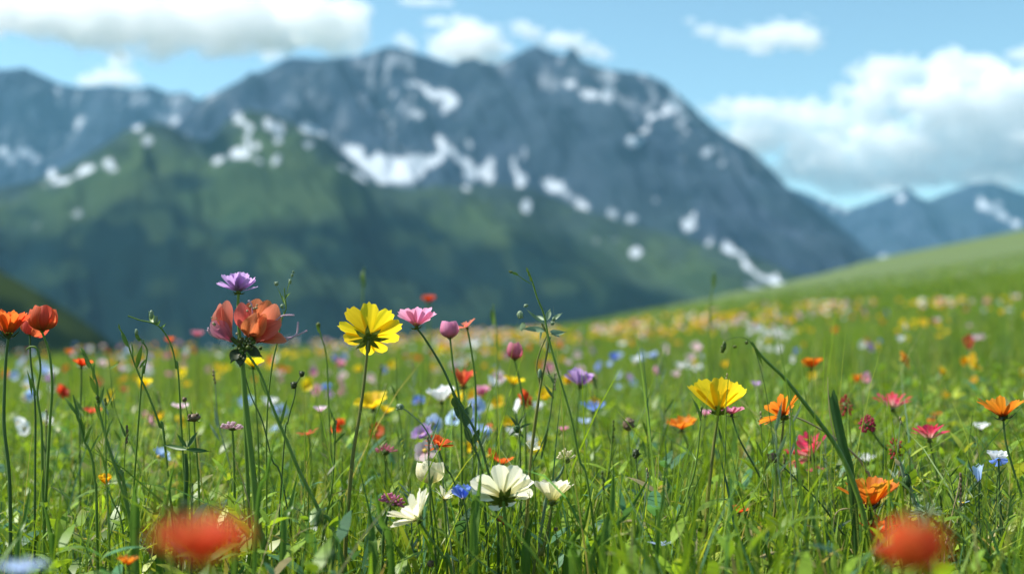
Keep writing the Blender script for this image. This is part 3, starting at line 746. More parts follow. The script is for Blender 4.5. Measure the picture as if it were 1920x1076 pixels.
for (a, b, c_) in [((448, 655), (436, 662), (432, 682)), ((458, 652), (478, 660), (494, 670)), ((454, 660), (446, 672), (450, 690))]:
    MB().leafp(P(*a, d0), P(*c_, d0-.006), .010, (0, -1, .4), .12, .2).obj('leaf', M['calyxdark'], root, O)
fl = MB()
for pts in [[(516, 602), (530, 592), (552, 591)], [(526, 633), (548, 632), (576, 620)], [(536, 640), (556, 626), (559, 603)], [(474, 590), (472, 572), (466, 563)], [(410, 634), (398, 626), (390, 614)], [(412, 636), (396, 628), (389, 618)]]:
    MB().tube(catmull([P(*q, d0-.004) for q in pts], 5), .0006, .0008, 5).obj('filament', M['filament'], root, O)

flower('mauve daisy topping the tallest stem directly above the coral red flower', 447, 548, 1.02, 74, 'purple', 'daisy', 14, 30, (0, .25, 1), [(447, 600), (456, 700), (462, 850), (470, 1076)], .0018, rows=2, sepals=7, seplen=.2, cmat='calyx', centre='pollen', jit=16)
flower('bright yellow notched flower seen from behind against the dark slope', 692, 632, 1.0, 112, 'yellow', 'cosmos', 9, 18, (.05, .82, .62), [(688, 665), (681, 730), (672, 790), (661, 860), (652, 960), (646, 1076)], .0014, smat='stemgold', sepals=8, seplen=.34, cmat='calyx', jit=6, phi0=.2, sr1=.0022)
flower('pink flower with upswept petals right of the yellow flower', 781, 614, 1.05, 68, 'pink', 'notch', 11, 36, (-.1, .3, 1), [(800, 640), (830, 690), (855, 745), (900, 830), (930, 960), (935, 1076)], .0013, smat='stemdark', sepals=5, seplen=.2, jit=12)
flower('half closed magenta pink bloom beside the small coral flower', 844, 636, 1.12, 36, 'pink', 'bud', 9, 66, (-.1, .2, 1), [(850, 690), (862, 760), (866, 900)], .0013, sepals=4, seplen=.3, rows=2)
flower('small coral pink flower leaning right behind the magenta bloom', 876, 615, 1.14, 46, 'salmon', 'notch', 6, 15, (-.45, -.1, 1), [(884, 660), (892, 740), (890, 900)], .0012, sepals=4, seplen=.3)
flower('dusky rose bud standing alone left of the silvery seed stalk', 965, 676, 1.25, 34, 'rose', 'bud', 7, 68, (0, .1, 1), [(975, 720), (984, 780), (986, 900)], .0014, sepals=5, seplen=.4)
flower('mauve flower right of the tall silvery stalk', 1087, 726, 1.35, 58, 'purple', 'notch', 13, 38, (.05, .3, 1), [(1080, 800), (1076, 900), (1078, 1040)], .0014, sepals=5, seplen=.2, jit=15)
flower('large golden yellow cup shaped flower in the right half', 1347, 773, 1.0, 104, 'yellow', 'cosmos', 9, 38, (.06, .42, 1), [(1340, 820), (1333, 880), (1325, 960), (1322, 1076)], .0015, smat='stemgold', sepals=8, seplen=.22, cmat='calyx', jit=9, sr1=.0022)
flower('orange flower tilted away beside the large golden yellow cup flower', 1470, 782, 1.02, 88, 'orange', 'narrow', 13, 22, (-.55, .5, .75), [(1465, 830), (1455, 890), (1452, 960), (1437, 1076)], .0013, smat='stemgold', sepals=6, seplen=.2, cmat='calyx', jit=10)
flower('orange flower on a dark stem at the right edge', 1881, 784, 1.0, 84, 'orange', 'narrow', 11, 36, (0, .2, 1), [(1886, 830), (1903, 890), (1925, 960), (1950, 1076)], .0012, smat='stemdark', sepals=7, seplen=.3, cmat='calyxdark', jit=9)
flower('deep orange open flower crossed by a diagonal stalk near the blurred red poppy', 1633, 952, .97, 96, 'orange', 'cosmos', 10, 42, (-.1, .1, 1), [(1634, 980), (1636, 1030), (1640, 1076)], .0016, smat='stemdark', sepals=6, seplen=.42, cmat='calyxdark', jit=12)
flower('scarlet ragged bloom low under the deep orange flower', 1640, 1006, .96, 72, 'redorange', 'narrow', 8, 42, (.1, 0, 1), [(1644, 1040), (1648, 1076)], .0016, smat='stemdark', sepals=4, seplen=.3, jit=16)
flower('large cream white flower in the bottom centre seen from below', 943, 932, .97, 122, 'white', 'open', 12, 16, (0, .72, .72), [(949, 985), (958, 1040), (964, 1076)], .0019, smat='stem', sepals=9, seplen=.28, cmat='calyx', jit=7, phi0=.31)
flower('cream white flower opening upward to the right of the large cream one', 1035, 944, .98, 72, 'white', 'notch', 13, 44, (.05, .22, 1), [(1028, 990), (1015, 1040), (1000, 1076)], .0017, smat='stemgold', sepals=6, seplen=.2, cmat='calyx', rows=1)
flower('small cream white half open bloom above the blue petals', 806, 908, 1.05, 46, 'white', 'bud', 9, 58, (-.05, .2, 1), [(812, 950), (820, 1010), (822, 1076)], .0012, sepals=4, seplen=.2, cmat='silver')
flower('cream white flower with drooping narrow petals facing left', 786, 975, .93, 92, 'white', 'narrow', 13, 34, (-.62, -.05, .75), [(808, 1010), (835, 1050), (850, 1090)], .0014, sepals=7, seplen=.25, cmat='calyx', jit=20, skip=(3,))
flower('ragged cream flower half hidden behind grass left of the blue petals', 832, 936, 1.02, 42, 'white', 'narrow', 8, 40, (.2, -.3, 1), [(836, 990), (838, 1076)], .0012, centre='pollen', jit=20)
flower('blue crumpled flower beside the large cream white flower', 869, 936, .955, 36, 'blue', 'poppy', 4, 48, (-.2, -.2, 1), [(876, 980), (880, 1076)], .0010, smat='stemdark', sepals=0, jit=20)
flower('rusty red ragged flower on a thin slanting stem left of centre', 822, 838, 1.08, 52, 'redorange', 'narrow', 10, 18, (.1, -.25, 1), [(832, 870), (852, 905), (870, 990)], .0009, smat='stemdark', sepals=4, seplen=.2, jit=22, rows=2)
flower('orange flower peeking over the top of the large cream white flower', 943, 872, 1.2, 44, 'redorange', 'notch', 8, 25, (0, .1, 1), [(946, 960), (948, 1040)], .0012)
flower('small white flower with yellow eye leaning on the straw stalk', 996, 846, 1.08, 34, 'white', 'notch', 5, 30, (.3, -.2, 1), [(1002, 900), (1004, 1000)], .0009, centre='gold' if 'gold' in M else None)
cluster('white twin tufted bloom on a pale slanting stem right of centre', 1062, 862, 1.08, 38, 'white', 12, [(1050, 890), (1036, 910), (1020, 960)], flen=.5, smat='silver', thick=1.5)
cluster('pink clover head beside the drooping cream flower', 735, 944, .98, 50, 'pink', 44, [(722, 985), (716, 1076)], smat='stemdark', flen=.45, axis=(.3, 0, 1), hz=.7)
cluster('dull rose clover pair at the left above the pink clover', 722, 848, 1.22, 40, 'rose', 26, [(722, 900), (716, 1000)], flen=.45, hz=.7)
flower('left of two red flowers at the left edge with dark stem', 16, 632, 1.0, 74, 'redorange', 'narrow', 14, 48, (-.1, .2, 1), [(12, 665), (9, 720), (8, 800), (18, 900), (20, 1076)], .0016, smat='stemdark', sepals=7, seplen=.3, cmat='calyxdark', rows=2)
flower('small red bloom between the two red heads at the left edge', 56, 628, 1.08, 36, 'red', 'bud', 6, 40, (.4, .1, 1), [(58, 680), (66, 760), (66, 900)], .0011, smat='stemdark', sepals=4)
flower('cupped scarlet bloom on an upright stem near the left edge', 79, 622, 1.03, 48, 'red', 'bud', 7, 62, (-.05, .2, 1), [(92, 660), (98, 720), (94, 790), (88, 900), (80, 1076)], .0014, sepals=5, seplen=.15, rows=2)
flower('flat orange red flower on a dark stem left of the leafy spray', 153, 688, 1.3, 40, 'redorange', 'round', 7, 16, (0, .2, 1), [(152, 740), (150, 830), (150, 960)], .0012, smat='stemdark', sepals=4)
flower('yellow flower behind the thick stem of the coral red bloom', 474, 690, 1.2, 44, 'yellow', 'round', 6, 30, (0, .3, 1), [(480, 760), (486, 900)], .0012)
flower('yellow brown fringed flower low in the grass at the left', 199, 908, .96, 30, 'gold', 'round', 8, 42, (0, -.35, 1), [(212, 940), (228, 980), (232, 1076)], .0009, centre='pollen', smat='stem', cmat='brown')
cluster('pinkish white clover like bloom left of the thick stem', 436, 804, 1.12, 42, 'palepink', 16, [(438, 850), (440, 960)], flen=.55, hz=.55, thick=1.7)
flower('pair of yellow blooms left, blurred behind the tall yellow stem', 700, 768, 1.5, 66, 'yellow', 'round', 5, 25, (-.1, -.2, 1), [(704, 850), (704, 960)], .0014)
flower('small yellow bloom just below the twin yellow blooms behind the tall stem', 722, 776, 1.45, 34, 'yellow', 'round', 5, 30, (.2, 0, 1), [(722, 850)], .0012)
flower('salmon red flower with erect petals above the white bloom', 868, 728, 1.4, 54, 'red', 'finger', 11, 45, (0, .1, 1), [(872, 800), (874, 900)], .0012, rows=2)
flower('soft white bloom left of the dark leaves at centre', 828, 756, 1.45, 52, 'purewhite', 'poppy', 6, 35, (-.1, .2, 1), [(834, 850)], .0014)
flower('soft yellow double bloom below the dusky rose bud', 962, 722, 1.6, 44, 'yellow', 'round', 6, 20, (.2, .1, 1), [(966, 800)], .0012)
flower('cornflower blue bloom right of centre behind grass', 1112, 772, 1.55, 50, 'blue', 'narrow', 10, 30, (0, -.1, 1), [(1114, 860)], .0012)
flower('pale blue bloom just left below the cornflower blue bloom', 1096, 796, 1.6, 36, 'paleblue', 'narrow', 8, 30, (0, .1, 1), [(1098, 880)], .0012)
flower('orange poppy like bloom left of the large golden yellow flower', 1278, 806, 1.35, 54, 'orange', 'poppy', 6, 22, (-.1, -.1, 1), [(1290, 840), (1292, 900), (1294, 990)], .0015)
flower('flat pink flower tucked under the golden yellow cup', 1372, 778, 1.1, 46, 'rose', 'round', 7, 12, (.1, .2, 1), [(1385, 820), (1415, 875), (1445, 930), (1475, 985), (1500, 1060)], .0012, smat='stemdark', cmat='calyxdark')
flower('pale rose bloom just left of the golden yellow flower stem', 1322, 780, 1.4, 30, 'pink', 'round', 6, 15, (0, .2, 1), [(1316, 860)], .001)
flower('orange flower on a straight stem in front of the soft hill', 1522, 692, 1.6, 44, 'orange', 'round', 8, 26, (0, .25, 1), [(1524, 760), (1522, 860)], .0015)
flower('flat orange red flower low in the grass right of centre', 1386, 962, 1.1, 40, 'redorange', 'round', 6, 14, (.1, -.1, 1), [(1390, 1010), (1390, 1076)], .001, sepals=4)
flower('crimson ragged flower with curling petals behind the diagonal stalk', 1524, 858, 1.25, 92, 'crimson', 'finger', 14, 24, (-.6, -.1, .8), [(1530, 900), (1536, 1000)], .0012, rows=2, sepals=5, seplen=.2, jit=16, centre='straw')
flower('dark crimson lower petals hanging beneath the ragged crimson flower', 1530, 872, 1.27, 46, 'crimdark', 'narrow', 5, 10, (.2, -.4, -1), [(1534, 930)], .001, sepals=0)
flower('crimson and cream spiky bloom on a dark stem at the right', 1743, 826, 1.2, 68, 'crimson', 'finger', 13, 26, (0, .1, 1), [(1748, 850), (1758, 900), (1768, 990)], .0012, smat='stemdark', rows=3, sepals=5, seplen=.2, jit=14, centre='straw')
flower('crimson and coral open bloom above the crimson bud', 1674, 768, 1.4, 74, 'crimson', 'finger', 10, 20, (0, .1, 1), [(1694, 800), (1720, 850), (1740, 930)], .0012, smat='stemdark', rows=2, sepals=4, seplen=.2, jit=16)
cluster('rounded dark crimson bud with stem leaning right', 1627, 797, 1.22, 30, 'crimdark', 46, [(1650, 830), (1680, 870), (1690, 990)], flen=.3, thick=1.6, hz=1.15, up=-.8)
cluster('narrow crimson bud above the orange flower', 1585, 762, 1.35, 24, 'crimdark', 34, [(1594, 820), (1598, 920)], flen=.3, thick=1.8, hz=1.7, up=-.8)
cluster('small drooping dark red bud right of the rounded crimson bud', 1679, 842, 1.2, 26, 'crimdark', 22, [(1690, 890), (1694, 990)], flen=.3, thick=1.8, hz=1.6, up=-.8)
flower('blue and white two toned bloom beside the dark stem at the right edge', 1872, 872, 1.05, 46, 'purewhite', 'round', 7, 40, (0, .1, 1), [(1874, 930), (1880, 1020)], .0012, smat='stemdark')
flower('deep blue lower petals of the two toned bloom', 1872, 858, 1.04, 34, 'blue', 'round', 5, 8, (0, -.6, -.8), [(1874, 930)], .001, sepals=0, smat='stemdark')
flower('slender pale blue bloom rising from fern like leaves at the right', 1836, 905, 1.0, 26, 'paleblue', 'narrow', 5, 68, (-.1, 0, 1), [(1836, 960), (1842, 1076)], .0009, smat='stemdark')
flower('fallen pale blue petal like bloom near the bottom right', 1806, 944, .99, 26, 'paleblue', 'narrow', 3, 10, (-.2, -.1, 1), [(1812, 1000)], .0008, sepals=0, phi0=3.0)
flower('tiny white and blue star flower low right of centre', 1238, 1024, .93, 44, 'paleblue', 'narrow', 9, 18, (0, .1, 1), [(1240, 1070)], .0009, sepals=4)
flower('small white clustered bloom right of the crimson spiky bloom', 1838, 806, 1.4, 34, 'purewhite', 'round', 6, 20, (0, -.1, 1), [(1842, 880)], .0012)
flower('soft white bloom behind the torn green blade', 1624, 868, 1.35, 36, 'purewhite', 'poppy', 5, 25, (0, -.1, 1), [(1630, 930)], .0012)
flower('pale lilac bloom between the two clusters right of centre', 1418, 727, 1.7, 24, 'purple', 'round', 6, 35, (0, 0, 1), [(1424, 790)], .0012)
flower('lilac five petalled bloom left of centre beyond the tall stems', 600, 773, 1.35, 28, 'palepink', 'round', 5, 30, (0, -.1, 1), [(606, 850)], .001)
flower('red pink blurred bloom low at the left', 172, 776, 1.5, 34, 'red', 'poppy', 5, 15, (0, 0, 1), [(176, 850)], .0012)
flower('pale pink flat bloom at the left of centre', 338, 767, 1.5, 32, 'palepink', 'poppy', 5, 12, (0, .1, 1), [(340, 850)], .0012)
flower('coral ragged bloom half hidden in grass left of the tall yellow stem', 578, 816, 1.3, 40, 'red', 'narrow', 7, 15, (-.2, 0, 1), [(584, 880)], .001)
flower('small magenta bloom on the meadow right of the straw stalk', 1055, 808, 1.5, 24, 'pink', 'round', 7, 20, (0, 0, 1), [(1056, 880)], .001)
flower('round red orange flower floating above the pink flower', 803, 568, 2.6, 26, 'redorange', 'poppy', 8, 30, (0, .1, 1), [(804, 640), (806, 720)], .003)
flower('soft orange head left of the big coral flower', 318, 643, 2.2, 22, 'redorange', 'poppy', 6, 30, (0, 0, 1), [(324, 720)], .002)
flower('soft pink head just left of the big coral flower', 370, 632, 2.4, 24, 'rose', 'poppy', 6, 30, (0, 0, 1), [(370, 720)], .002)
flower('soft orange dot flower near the left edge', 130, 664, 2.4, 18, 'orange', 'poppy', 6, 30, (0, 0, 1), [(132, 730)], .002)
# nearest blooms, far in front of the focus plane
flower('very blurred red poppy in the near foreground at bottom left', 374, 1070, .285, 196, 'red', 'poppy', 7, 26, (.0, .15, 1), [(380, 1200)], .0014, sepals=4, seplen=.2)
flower('very blurred round red poppy in the near foreground at bottom right', 1720, 1076, .30, 108, 'redorange', 'bud', 8, 60, (0, .1, 1), [(1726, 1200)], .0014, sepals=4, seplen=.2)
flower('out of focus red bloom directly behind the round foreground poppy', 1664, 1050, .55, 50, 'red', 'poppy', 6, 30, (0, .1, 1), [(1664, 1200)], .0014, sepals=4, seplen=.2)
flower('blurred pale lilac blue flower cut by the bottom left corner', 38, 1076, .5, 92, 'paleblue', 'narrow', 14, 22, (0, .1, 1), [(42, 1200)], .0012)
flower('orange bloom blurred low beside the foreground poppy at bottom left', 240, 1060, .8, 40, 'orange', 'poppy', 6, 20, (0, .1, 1), [(244, 1150)], .0012)

# ------------------------------------------------------------ stalks, seed heads, blades
def stalk(label, pts, d, r, mat='stem', leaves=(), balls=(), name='grass_stalk', cat='stalk', leafmat=None, group=None, r1=None, lname='leaf', bname='bud', bmat='calyx'):
    """pts top to bottom in pixels of the photo at depth d; leaves (ax,ay,bx,by,w); balls (x,y,rx,ry)"""
    q = stem_pts(P(pts[0][0], pts[0][1], d), pts[1:], d)
    root = make_root(name, label, cat, Vector(q[-1])+Vector((0, 0, .01)), group); O = root.location.copy()
    so_ = MB().tube(catmull(q, 6), r*.6, r1 or r*1.05, 6, .06).obj('stem', M[mat], root, O)
    for (ax, ay, bx, by, w_) in leaves:
        k = d/F
        MB().leafp(P(ax, ay, d), P(bx, by, d-random.uniform(-.012, .012)), w_*k, (random.uniform(-.4, .4), -1, .5), random.uniform(-.12, .12), .3).obj(lname, M[leafmat or mat], so_, O)
    for (x_, y_, rx, ry) in balls:
        k = d/F; b_ = MB()
        b_.ball(P(x_, y_, d), rx*k, rx*k, ry*k, 1)
        for i in range(10):
            a = random.uniform(0, 6.28); e_ = random.uniform(-1, 1)
            v = Vector((math.cos(a)*rx, math.sin(a)*rx, e_*ry))*k
            b_.ball(P(x_, y_, d)+v*.85, rx*k*.3, lvl=0)
        b_.obj(bname, M[bmat], root, O)
    return root
# silvery seed plant at centre
q = [(1016, 606), (1028, 640), (1014, 720), (1003, 790), (995, 860), (988, 960), (983, 1076)]
stalk('tall straw coloured stalk with silvery drooping leaves and buds at centre', q, 1.0, .0014, 'stemgold',
      [(1024, 620, 976, 616, 12), (980, 604, 978, 622, 13), (1020, 606, 985, 578, 7), (1025, 600, 1032, 578, 10), (1034, 604, 1056, 586, 8), (1032, 622, 1064, 622, 13), (1034, 626, 1052, 632, 12), (1026, 640, 1032, 664, 10), (1020, 600, 1004, 590, 8), (1016, 612, 1012, 640, 5)],
      [(975, 590, 6, 8), (986, 573, 4, 3), (1036, 606, 4, 4), (1038, 598, 3, 4), (1030, 634, 3, 3), (1012, 700, 4, 9)], name='seed_stalk', leafmat='silver', bmat='silver')
stalk('thin green grass stem with forked tip above the silvery plant', [(988, 503), (998, 528), (1008, 560), (1020, 590), (1030, 640), (1050, 710), (1070, 780), (1086, 860), (1110, 960)], .985, .0011, 'stem',
      [(998, 534, 968, 514, 2), (972, 516, 956, 510, 6), (990, 510, 987, 500, 5), (993, 519, 990, 508, 5), (997, 528, 993, 516, 5)], [(958, 510, 4, 2.5)])
stalk('second straw strand twisting beside the tall silvery stalk', [(1026, 628), (1012, 660), (1006, 690), (1012, 730), (1000, 830), (992, 900), (990, 1076)], 1.005, .0009, 'stemgold')
stalk('dark leafy stem with paired oval leaves below the pink flower', [(848, 736), (858, 760), (868, 790), (884, 830), (900, 870), (910, 960)], 1.07, .0012, 'stemdark', [(850, 745, 858, 768, 14), (868, 790, 852, 735, 20), (872, 800, 884, 750, 18), (884, 830, 870, 790, 14), (886, 832, 900, 800, 12)])
stalk('long diagonal green stalk sweeping across the right side', [(1408, 642), (1432, 672), (1470, 708), (1500, 745), (1535, 790), (1565, 832), (1590, 880), (1612, 940), (1630, 1010), (1650, 1076)], .94, .0017, 'stem', [(1410, 640, 1432, 690, 6)], [(1358, 648, 4, 9), (1378, 650, 4, 3)], r1=.0028)
stalk('nodding dark buds on a fine curved stem beside the diagonal stalk', [(1354, 660), (1360, 640), (1384, 632), (1406, 640), (1420, 670), (1440, 760), (1460, 960)], .97, .00035, 'stemdark', [], [(1355, 654, 4, 8), (1400, 642, 3, 4)])
stalk('pale straw stem running down right from the tilted orange flower', [(1478, 776), (1512, 790), (1545, 808), (1572, 826), (1600, 850), (1622, 880), (1640, 960)], 1.0, .0012, 'straw')
stalk('brown globe seed head on a dark diagonal stem', [(1450, 858), (1466, 872), (1500, 905), (1540, 945), (1580, 1000), (1612, 1040)], 1.0, .0010, 'stemdark', [], [(1450, 858, 11, 10)], name='seeding_stalk', cat='seed head', bmat='brown')
q = stem_pts(P(1560, 740, .96), [(1566, 775), (1578, 830), (1592, 880), (1600, 960), (1606, 1076)], .96)
root = make_root('torn_grass', 'broad dark green torn grass blade standing upright at the right', 'grass blade', Vector(q[-1])); O = root.location.copy()
pts = catmull(q, 6); mb = MB()
def fnb(u, v):
    k = v*(len(pts)-1); i = min(int(k), len(pts)-2); p = pts[i].lerp(pts[i+1], k-i)
    w_ = (.0034+.0012*math.sin(min(1, v*3)*1.57)-.002*v)
    tear = (.004*math.sin(u*4+.5)+.003*abs(u)) if v == 0 else 0
    return p+Vector((u*w_, -abs(u)*.0022, tear))
mb.grid(fnb, 8, 30).obj('blade', M['leaf'], root, O)
MB().tube(catmull([P(1552, 706, .958), P(1553, 740, .958), P(1558, 790, .958), P(1572, 850, .958)], 5), .0003, .0006, 5).obj('dry_edge', M['straw'], root, O)
stalk('thick green stem running diagonally out of the bottom right corner', [(1762, 978), (1800, 1008), (1850, 1045), (1900, 1090)], .9, .0022, 'stem', [], [], name='plant_stem')
root = cluster('pale green shaggy seed head above the blurred red poppy', 1738, 962, .9, 60, 'silver', 34, [(1762, 985), (1800, 1015), (1860, 1060)], flen=.7, thick=.55, up=-.3, name='seeding_stalk', cat='seed head', hz=.6)
stalk('grey green pod with papery tip leaning left above the orange flower', [(1688, 866), (1694, 890), (1704, 908), (1714, 940), (1730, 1010)], 1.02, .0022, 'silver', [(1690, 872, 1676, 858, 10), (1690, 880, 1684, 896, 8)], [(1700, 902, 8, 15)], name='seed_pod', cat='seed pod', leafmat='straw', bmat='leaf')
for i, (a, b_) in enumerate([((1810, 1076), (1780, 890)), ((1830, 1076), (1822, 880)), ((1850, 1076), (1870, 890)), ((1862, 1076), (1895, 930))]):
    stalk(['feathery dark green stem leftmost of the fern like clump at the right', 'feathery dark stem second from left in the fern like clump at the right', 'feathery dark stem leaning right in the fern like clump at the right', 'feathery dark stem rightmost of the fern like clump at the right'][i],
          [b_, ((a[0]+b_[0])/2+6, (a[1]+b_[1])/2), a], 1.0, .0008, 'stemdark', [(b_[0]+(a[0]-b_[0])*f, b_[1]+(a[1]-b_[1])*f, b_[0]+(a[0]-b_[0])*f+s_*random.uniform(10, 26), b_[1]+(a[1]-b_[1])*f-random.uniform(14, 34), 3) for f in np.linspace(.02, .6, 8) for s_ in (-1, 1)], group='fern like clump')
stalk('reddish brown flowering grass spike at the lower right', [(1801, 888), (1796, 920), (1786, 960), (1776, 1010), (1770, 1076)], .98, .0008, 'straw', [], [(1801, 890+9*i, 2.6, 5) for i in range(7)], bmat='brown', bname='spikelet')
# left side stalks
stalk('dark branching stem with narrow upright leaves left of the flat orange flower', [(152, 652), (168, 680), (182, 720), (186, 770), (205, 840), (225, 900), (238, 940)], .97, .0010, 'stem',
      [(160, 668, 150, 650, 7), (168, 690, 158, 655, 8), (176, 712, 178, 675, 7), (182, 740, 166, 700, 9), (186, 760, 196, 720, 6), (190, 790, 176, 750, 6), (200, 820, 214, 780, 6)], [(183, 745, 3.5, 5), (184, 752, 3, 4)], r1=.0016)
stalk('long dark blade like stem rising through the left grass', [(186, 770), (198, 820), (214, 870), (232, 930), (250, 1000), (262, 1076)], .95, .0014, 'stem', [])
stalk('bright green leafy stem lower left with paired narrow leaves', [(137, 740), (146, 780), (158, 825), (170, 850), (178, 900), (182, 990)], .98, .0013, 'stem', [(146, 780, 118, 740, 6), (150, 795, 140, 745, 9), (158, 820, 150, 775, 7), (168, 850, 196, 800, 5), (160, 830, 176, 790, 6)])
stalk('wiry grass stem with nodding tip near the left edge', [(50, 655), (58, 650), (70, 655), (76, 690), (70, 740), (78, 800), (80, 900), (84, 1076)], 1.02, .0013, 'stem', [(60, 740, 50, 690, 6), (70, 745, 56, 700, 5)])
stalk('pale green branching stem with slim leaves left of the dark slope', [(222, 612), (238, 640), (250, 675), (262, 705), (280, 745), (300, 800), (312, 860)], 1.03, .0011, 'stem', [(224, 618, 222, 606, 6), (240, 650, 226, 616, 8), (256, 690, 268, 640, 9), (262, 690, 276, 670, 5), (250, 670, 246, 640, 4)])
stalk('drooping oat like spikelet on an arching stem at the left', [(240, 592), (262, 600), (288, 606), (306, 620), (322, 650), (330, 690), (338, 760)], 1.02, .0009, 'stem', [(288, 604, 278, 582, 12), (292, 610, 300, 598, 8), (300, 615, 312, 605, 4)], [(284, 590, 4, 9), (292, 600, 4, 8)], bmat='silver')
stalk('slim stem with hooked buds behind the pale branching stem', [(254, 620), (262, 634), (270, 644), (276, 660), (270, 700), (262, 760)], 1.06, .0009, 'stem', [(262, 640, 252, 622, 6)], [(256, 622, 3, 6), (268, 640, 3, 5)], bmat='silver')
stalk('fine branching stem with white buds right of the coral red flower', [(533, 540), (535, 560), (536, 580), (528, 600), (520, 640), (508, 700), (500, 800), (500, 960)], 1.06, .0009, 'stem', [(535, 560, 546, 548, 4), (534, 570, 528, 550, 3), (535, 575, 518, 533, 1.6), (536, 560, 549, 512, 1.6), (534, 590, 529, 574, 1.6)], [(518, 532, 4, 4), (529, 574, 3.5, 4), (544, 528, 3, 5), (548, 516, 2.5, 3), (550, 510, 2, 3)], bmat='silver')
stalk('thin stem with pale tip between coral and yellow flowers', [(597, 608), (602, 630), (612, 670), (616, 760), (622, 900)], 1.2, .001, 'stem', [(600, 625, 592, 606, 5)], [(597, 609, 4, 5)])
stalk('long dark green blade stem crossing right of the coral flower', [(462, 660), (488, 700), (510, 760), (535, 820), (560, 880), (600, 960), (640, 1040)], .96, .0016, 'stem', [(500, 740, 484, 690, 8), (525, 800, 540, 740, 6)], r1=.002)
stalk('thin dark stem leaning beside the thick stem', [(456, 690), (470, 740), (492, 790), (510, 860), (540, 960)], .99, .0008, 'stemdark')
stalk('brown spiky seed head left of the pinkish clover bloom', [(364, 786), (366, 820), (370, 870), (374, 960)], 1.06, .0012, 'stem', [(364, 786, 350, 776, 4), (364, 786, 378, 774, 4), (364, 784, 356, 768, 4), (364, 784, 370, 768, 4), (364, 788, 346, 788, 4), (364, 788, 384, 788, 4)], [(364, 783, 11, 8)], name='seeding_stalk', cat='seed head', bmat='brown')
stalk('tiny brown bud on a short stem above the spiky seed head', [(346, 750), (352, 780), (356, 850)], 1.1, .0007, 'stem', [], [(346, 749, 4.5, 5)], bmat='brown')
stalk('fuzzy round green seed stem standing left of centre', [(348, 850), (350, 890), (346, 960), (340, 1076)], 1.0, .0024, 'leaf', [(350, 842, 300, 832, 9), (350, 842, 398, 846, 9), (352, 838, 372, 806, 8), (350, 838, 330, 810, 7)])
stalk('small dark knobbly buds on a forked stem right of the coral flower', [(566, 702), (556, 720), (552, 745), (540, 790), (530, 870)], 1.08, .0008, 'stemdark', [], [(566, 701, 5, 6), (551, 722, 6, 7)], bmat='calyxdark')
stalk('purple brown thistle head right of the cornflower blooms', [(1178, 796), (1180, 840), (1184, 920)], 1.25, .0011, 'stem', [(1178, 796, 1166, 780, 4), (1178, 796, 1192, 782, 4), (1178, 794, 1178, 774, 4), (1178, 800, 1162, 796, 4), (1178, 800, 1196, 796, 4)], [(1178, 795, 11, 13)], name='thistle', cat='thistle', bmat='brown')
stalk('dark spiky thistle low below the purple brown thistle', [(1192, 850), (1196, 900), (1204, 980)], 1.12, .0009, 'stemdark', [(1192, 850, 1180, 836, 3), (1192, 850, 1204, 836, 3), (1192, 850, 1208, 850, 3)], [(1192, 850, 7, 9)], name='thistle', cat='thistle', bmat='calyxdark')
stalk('green starry seed head left of the straw stalk', [(968, 784), (974, 820), (976, 900)], 1.15, .001, 'stemdark', [(970, 800, 952, 776, 5), (970, 800, 988, 772, 5), (970, 798, 966, 768, 5), (970, 802, 946, 796, 5), (970, 804, 1000, 792, 5), (970, 806, 984, 822, 6), (970, 806, 954, 818, 6)], [(970, 804, 7, 8)], name='seeding_stalk', cat='seed head', bmat='leaf')
stalk('drooping grey bud on an arching stem left of centre', [(748, 762), (760, 768), (775, 780), (795, 800), (815, 840), (830, 900)], 1.05, .0008, 'silver', [], [(750, 762, 7, 6)], bmat='silver')
stalk('small round brown bud low in front of the cream flowers', [(807, 1058), (800, 1085)], .93, .0009, 'stem', [], [(807, 1056, 7, 7)], bmat='brown')
stalk('small rusty bud right of the cream white flowers', [(1042, 992), (1044, 1020), (1046, 1076)], .98, .0007, 'stem', [], [(1042, 991, 4, 4)], bmat='brown')
stalk('red knobbly seed cluster below the large cream flower', [(941, 974), (944, 1000), (946, 1076)], .99, .0007, 'stem', [], [(938, 972, 5, 6), (946, 978, 4, 6)], bmat='red')
stalk('arching grass leaf with hooked tip left of the deep orange flower', [(1562, 990), (1566, 965), (1580, 954), (1604, 956), (1620, 968)], .96, .0009, 'straw')
stalk('soft grey green seed spike in front of the fuzzy stem', [(348, 945), (338, 972), (330, 1010)], .68, .0007, 'leaf', [], [(346, 950, 7, 14)], bmat='leaf')
stalk('blurred grey green seed spike low at the left of centre', [(590, 955), (606, 985), (612, 1040)], .68, .0007, 'leaf', [], [(596, 972, 7, 18)], bmat='leaf')
stalk('blurred upright seed spike at the bottom left of centre', [(622, 1030), (628, 1076)], .66, .0007, 'leaf', [], [(624, 1044, 7, 16)], bmat='leaf')
for i, (x_, y_, x2) in enumerate([(1560, 500, 1545), (683, 500, 680), (925, 570, 932)]):
    stalk(['faint tall grass tip before the right slope', 'faint tall blurred grass tip left of the yellow flower', 'short forked grass tip left of the silvery plant'][i], [(x_ if i else 1340, y_+(20 if i == 0 else 0)), ((x2 if i else 1332), y_+70), ((x2 if i else 1330), y_+200)], 2.0 if i < 2 else 1.5, .0016 if i < 2 else .0012, 'stem', [(x_ if i else 1338, y_+40, (x_ if i else 1344)-4, y_+5, 8)])
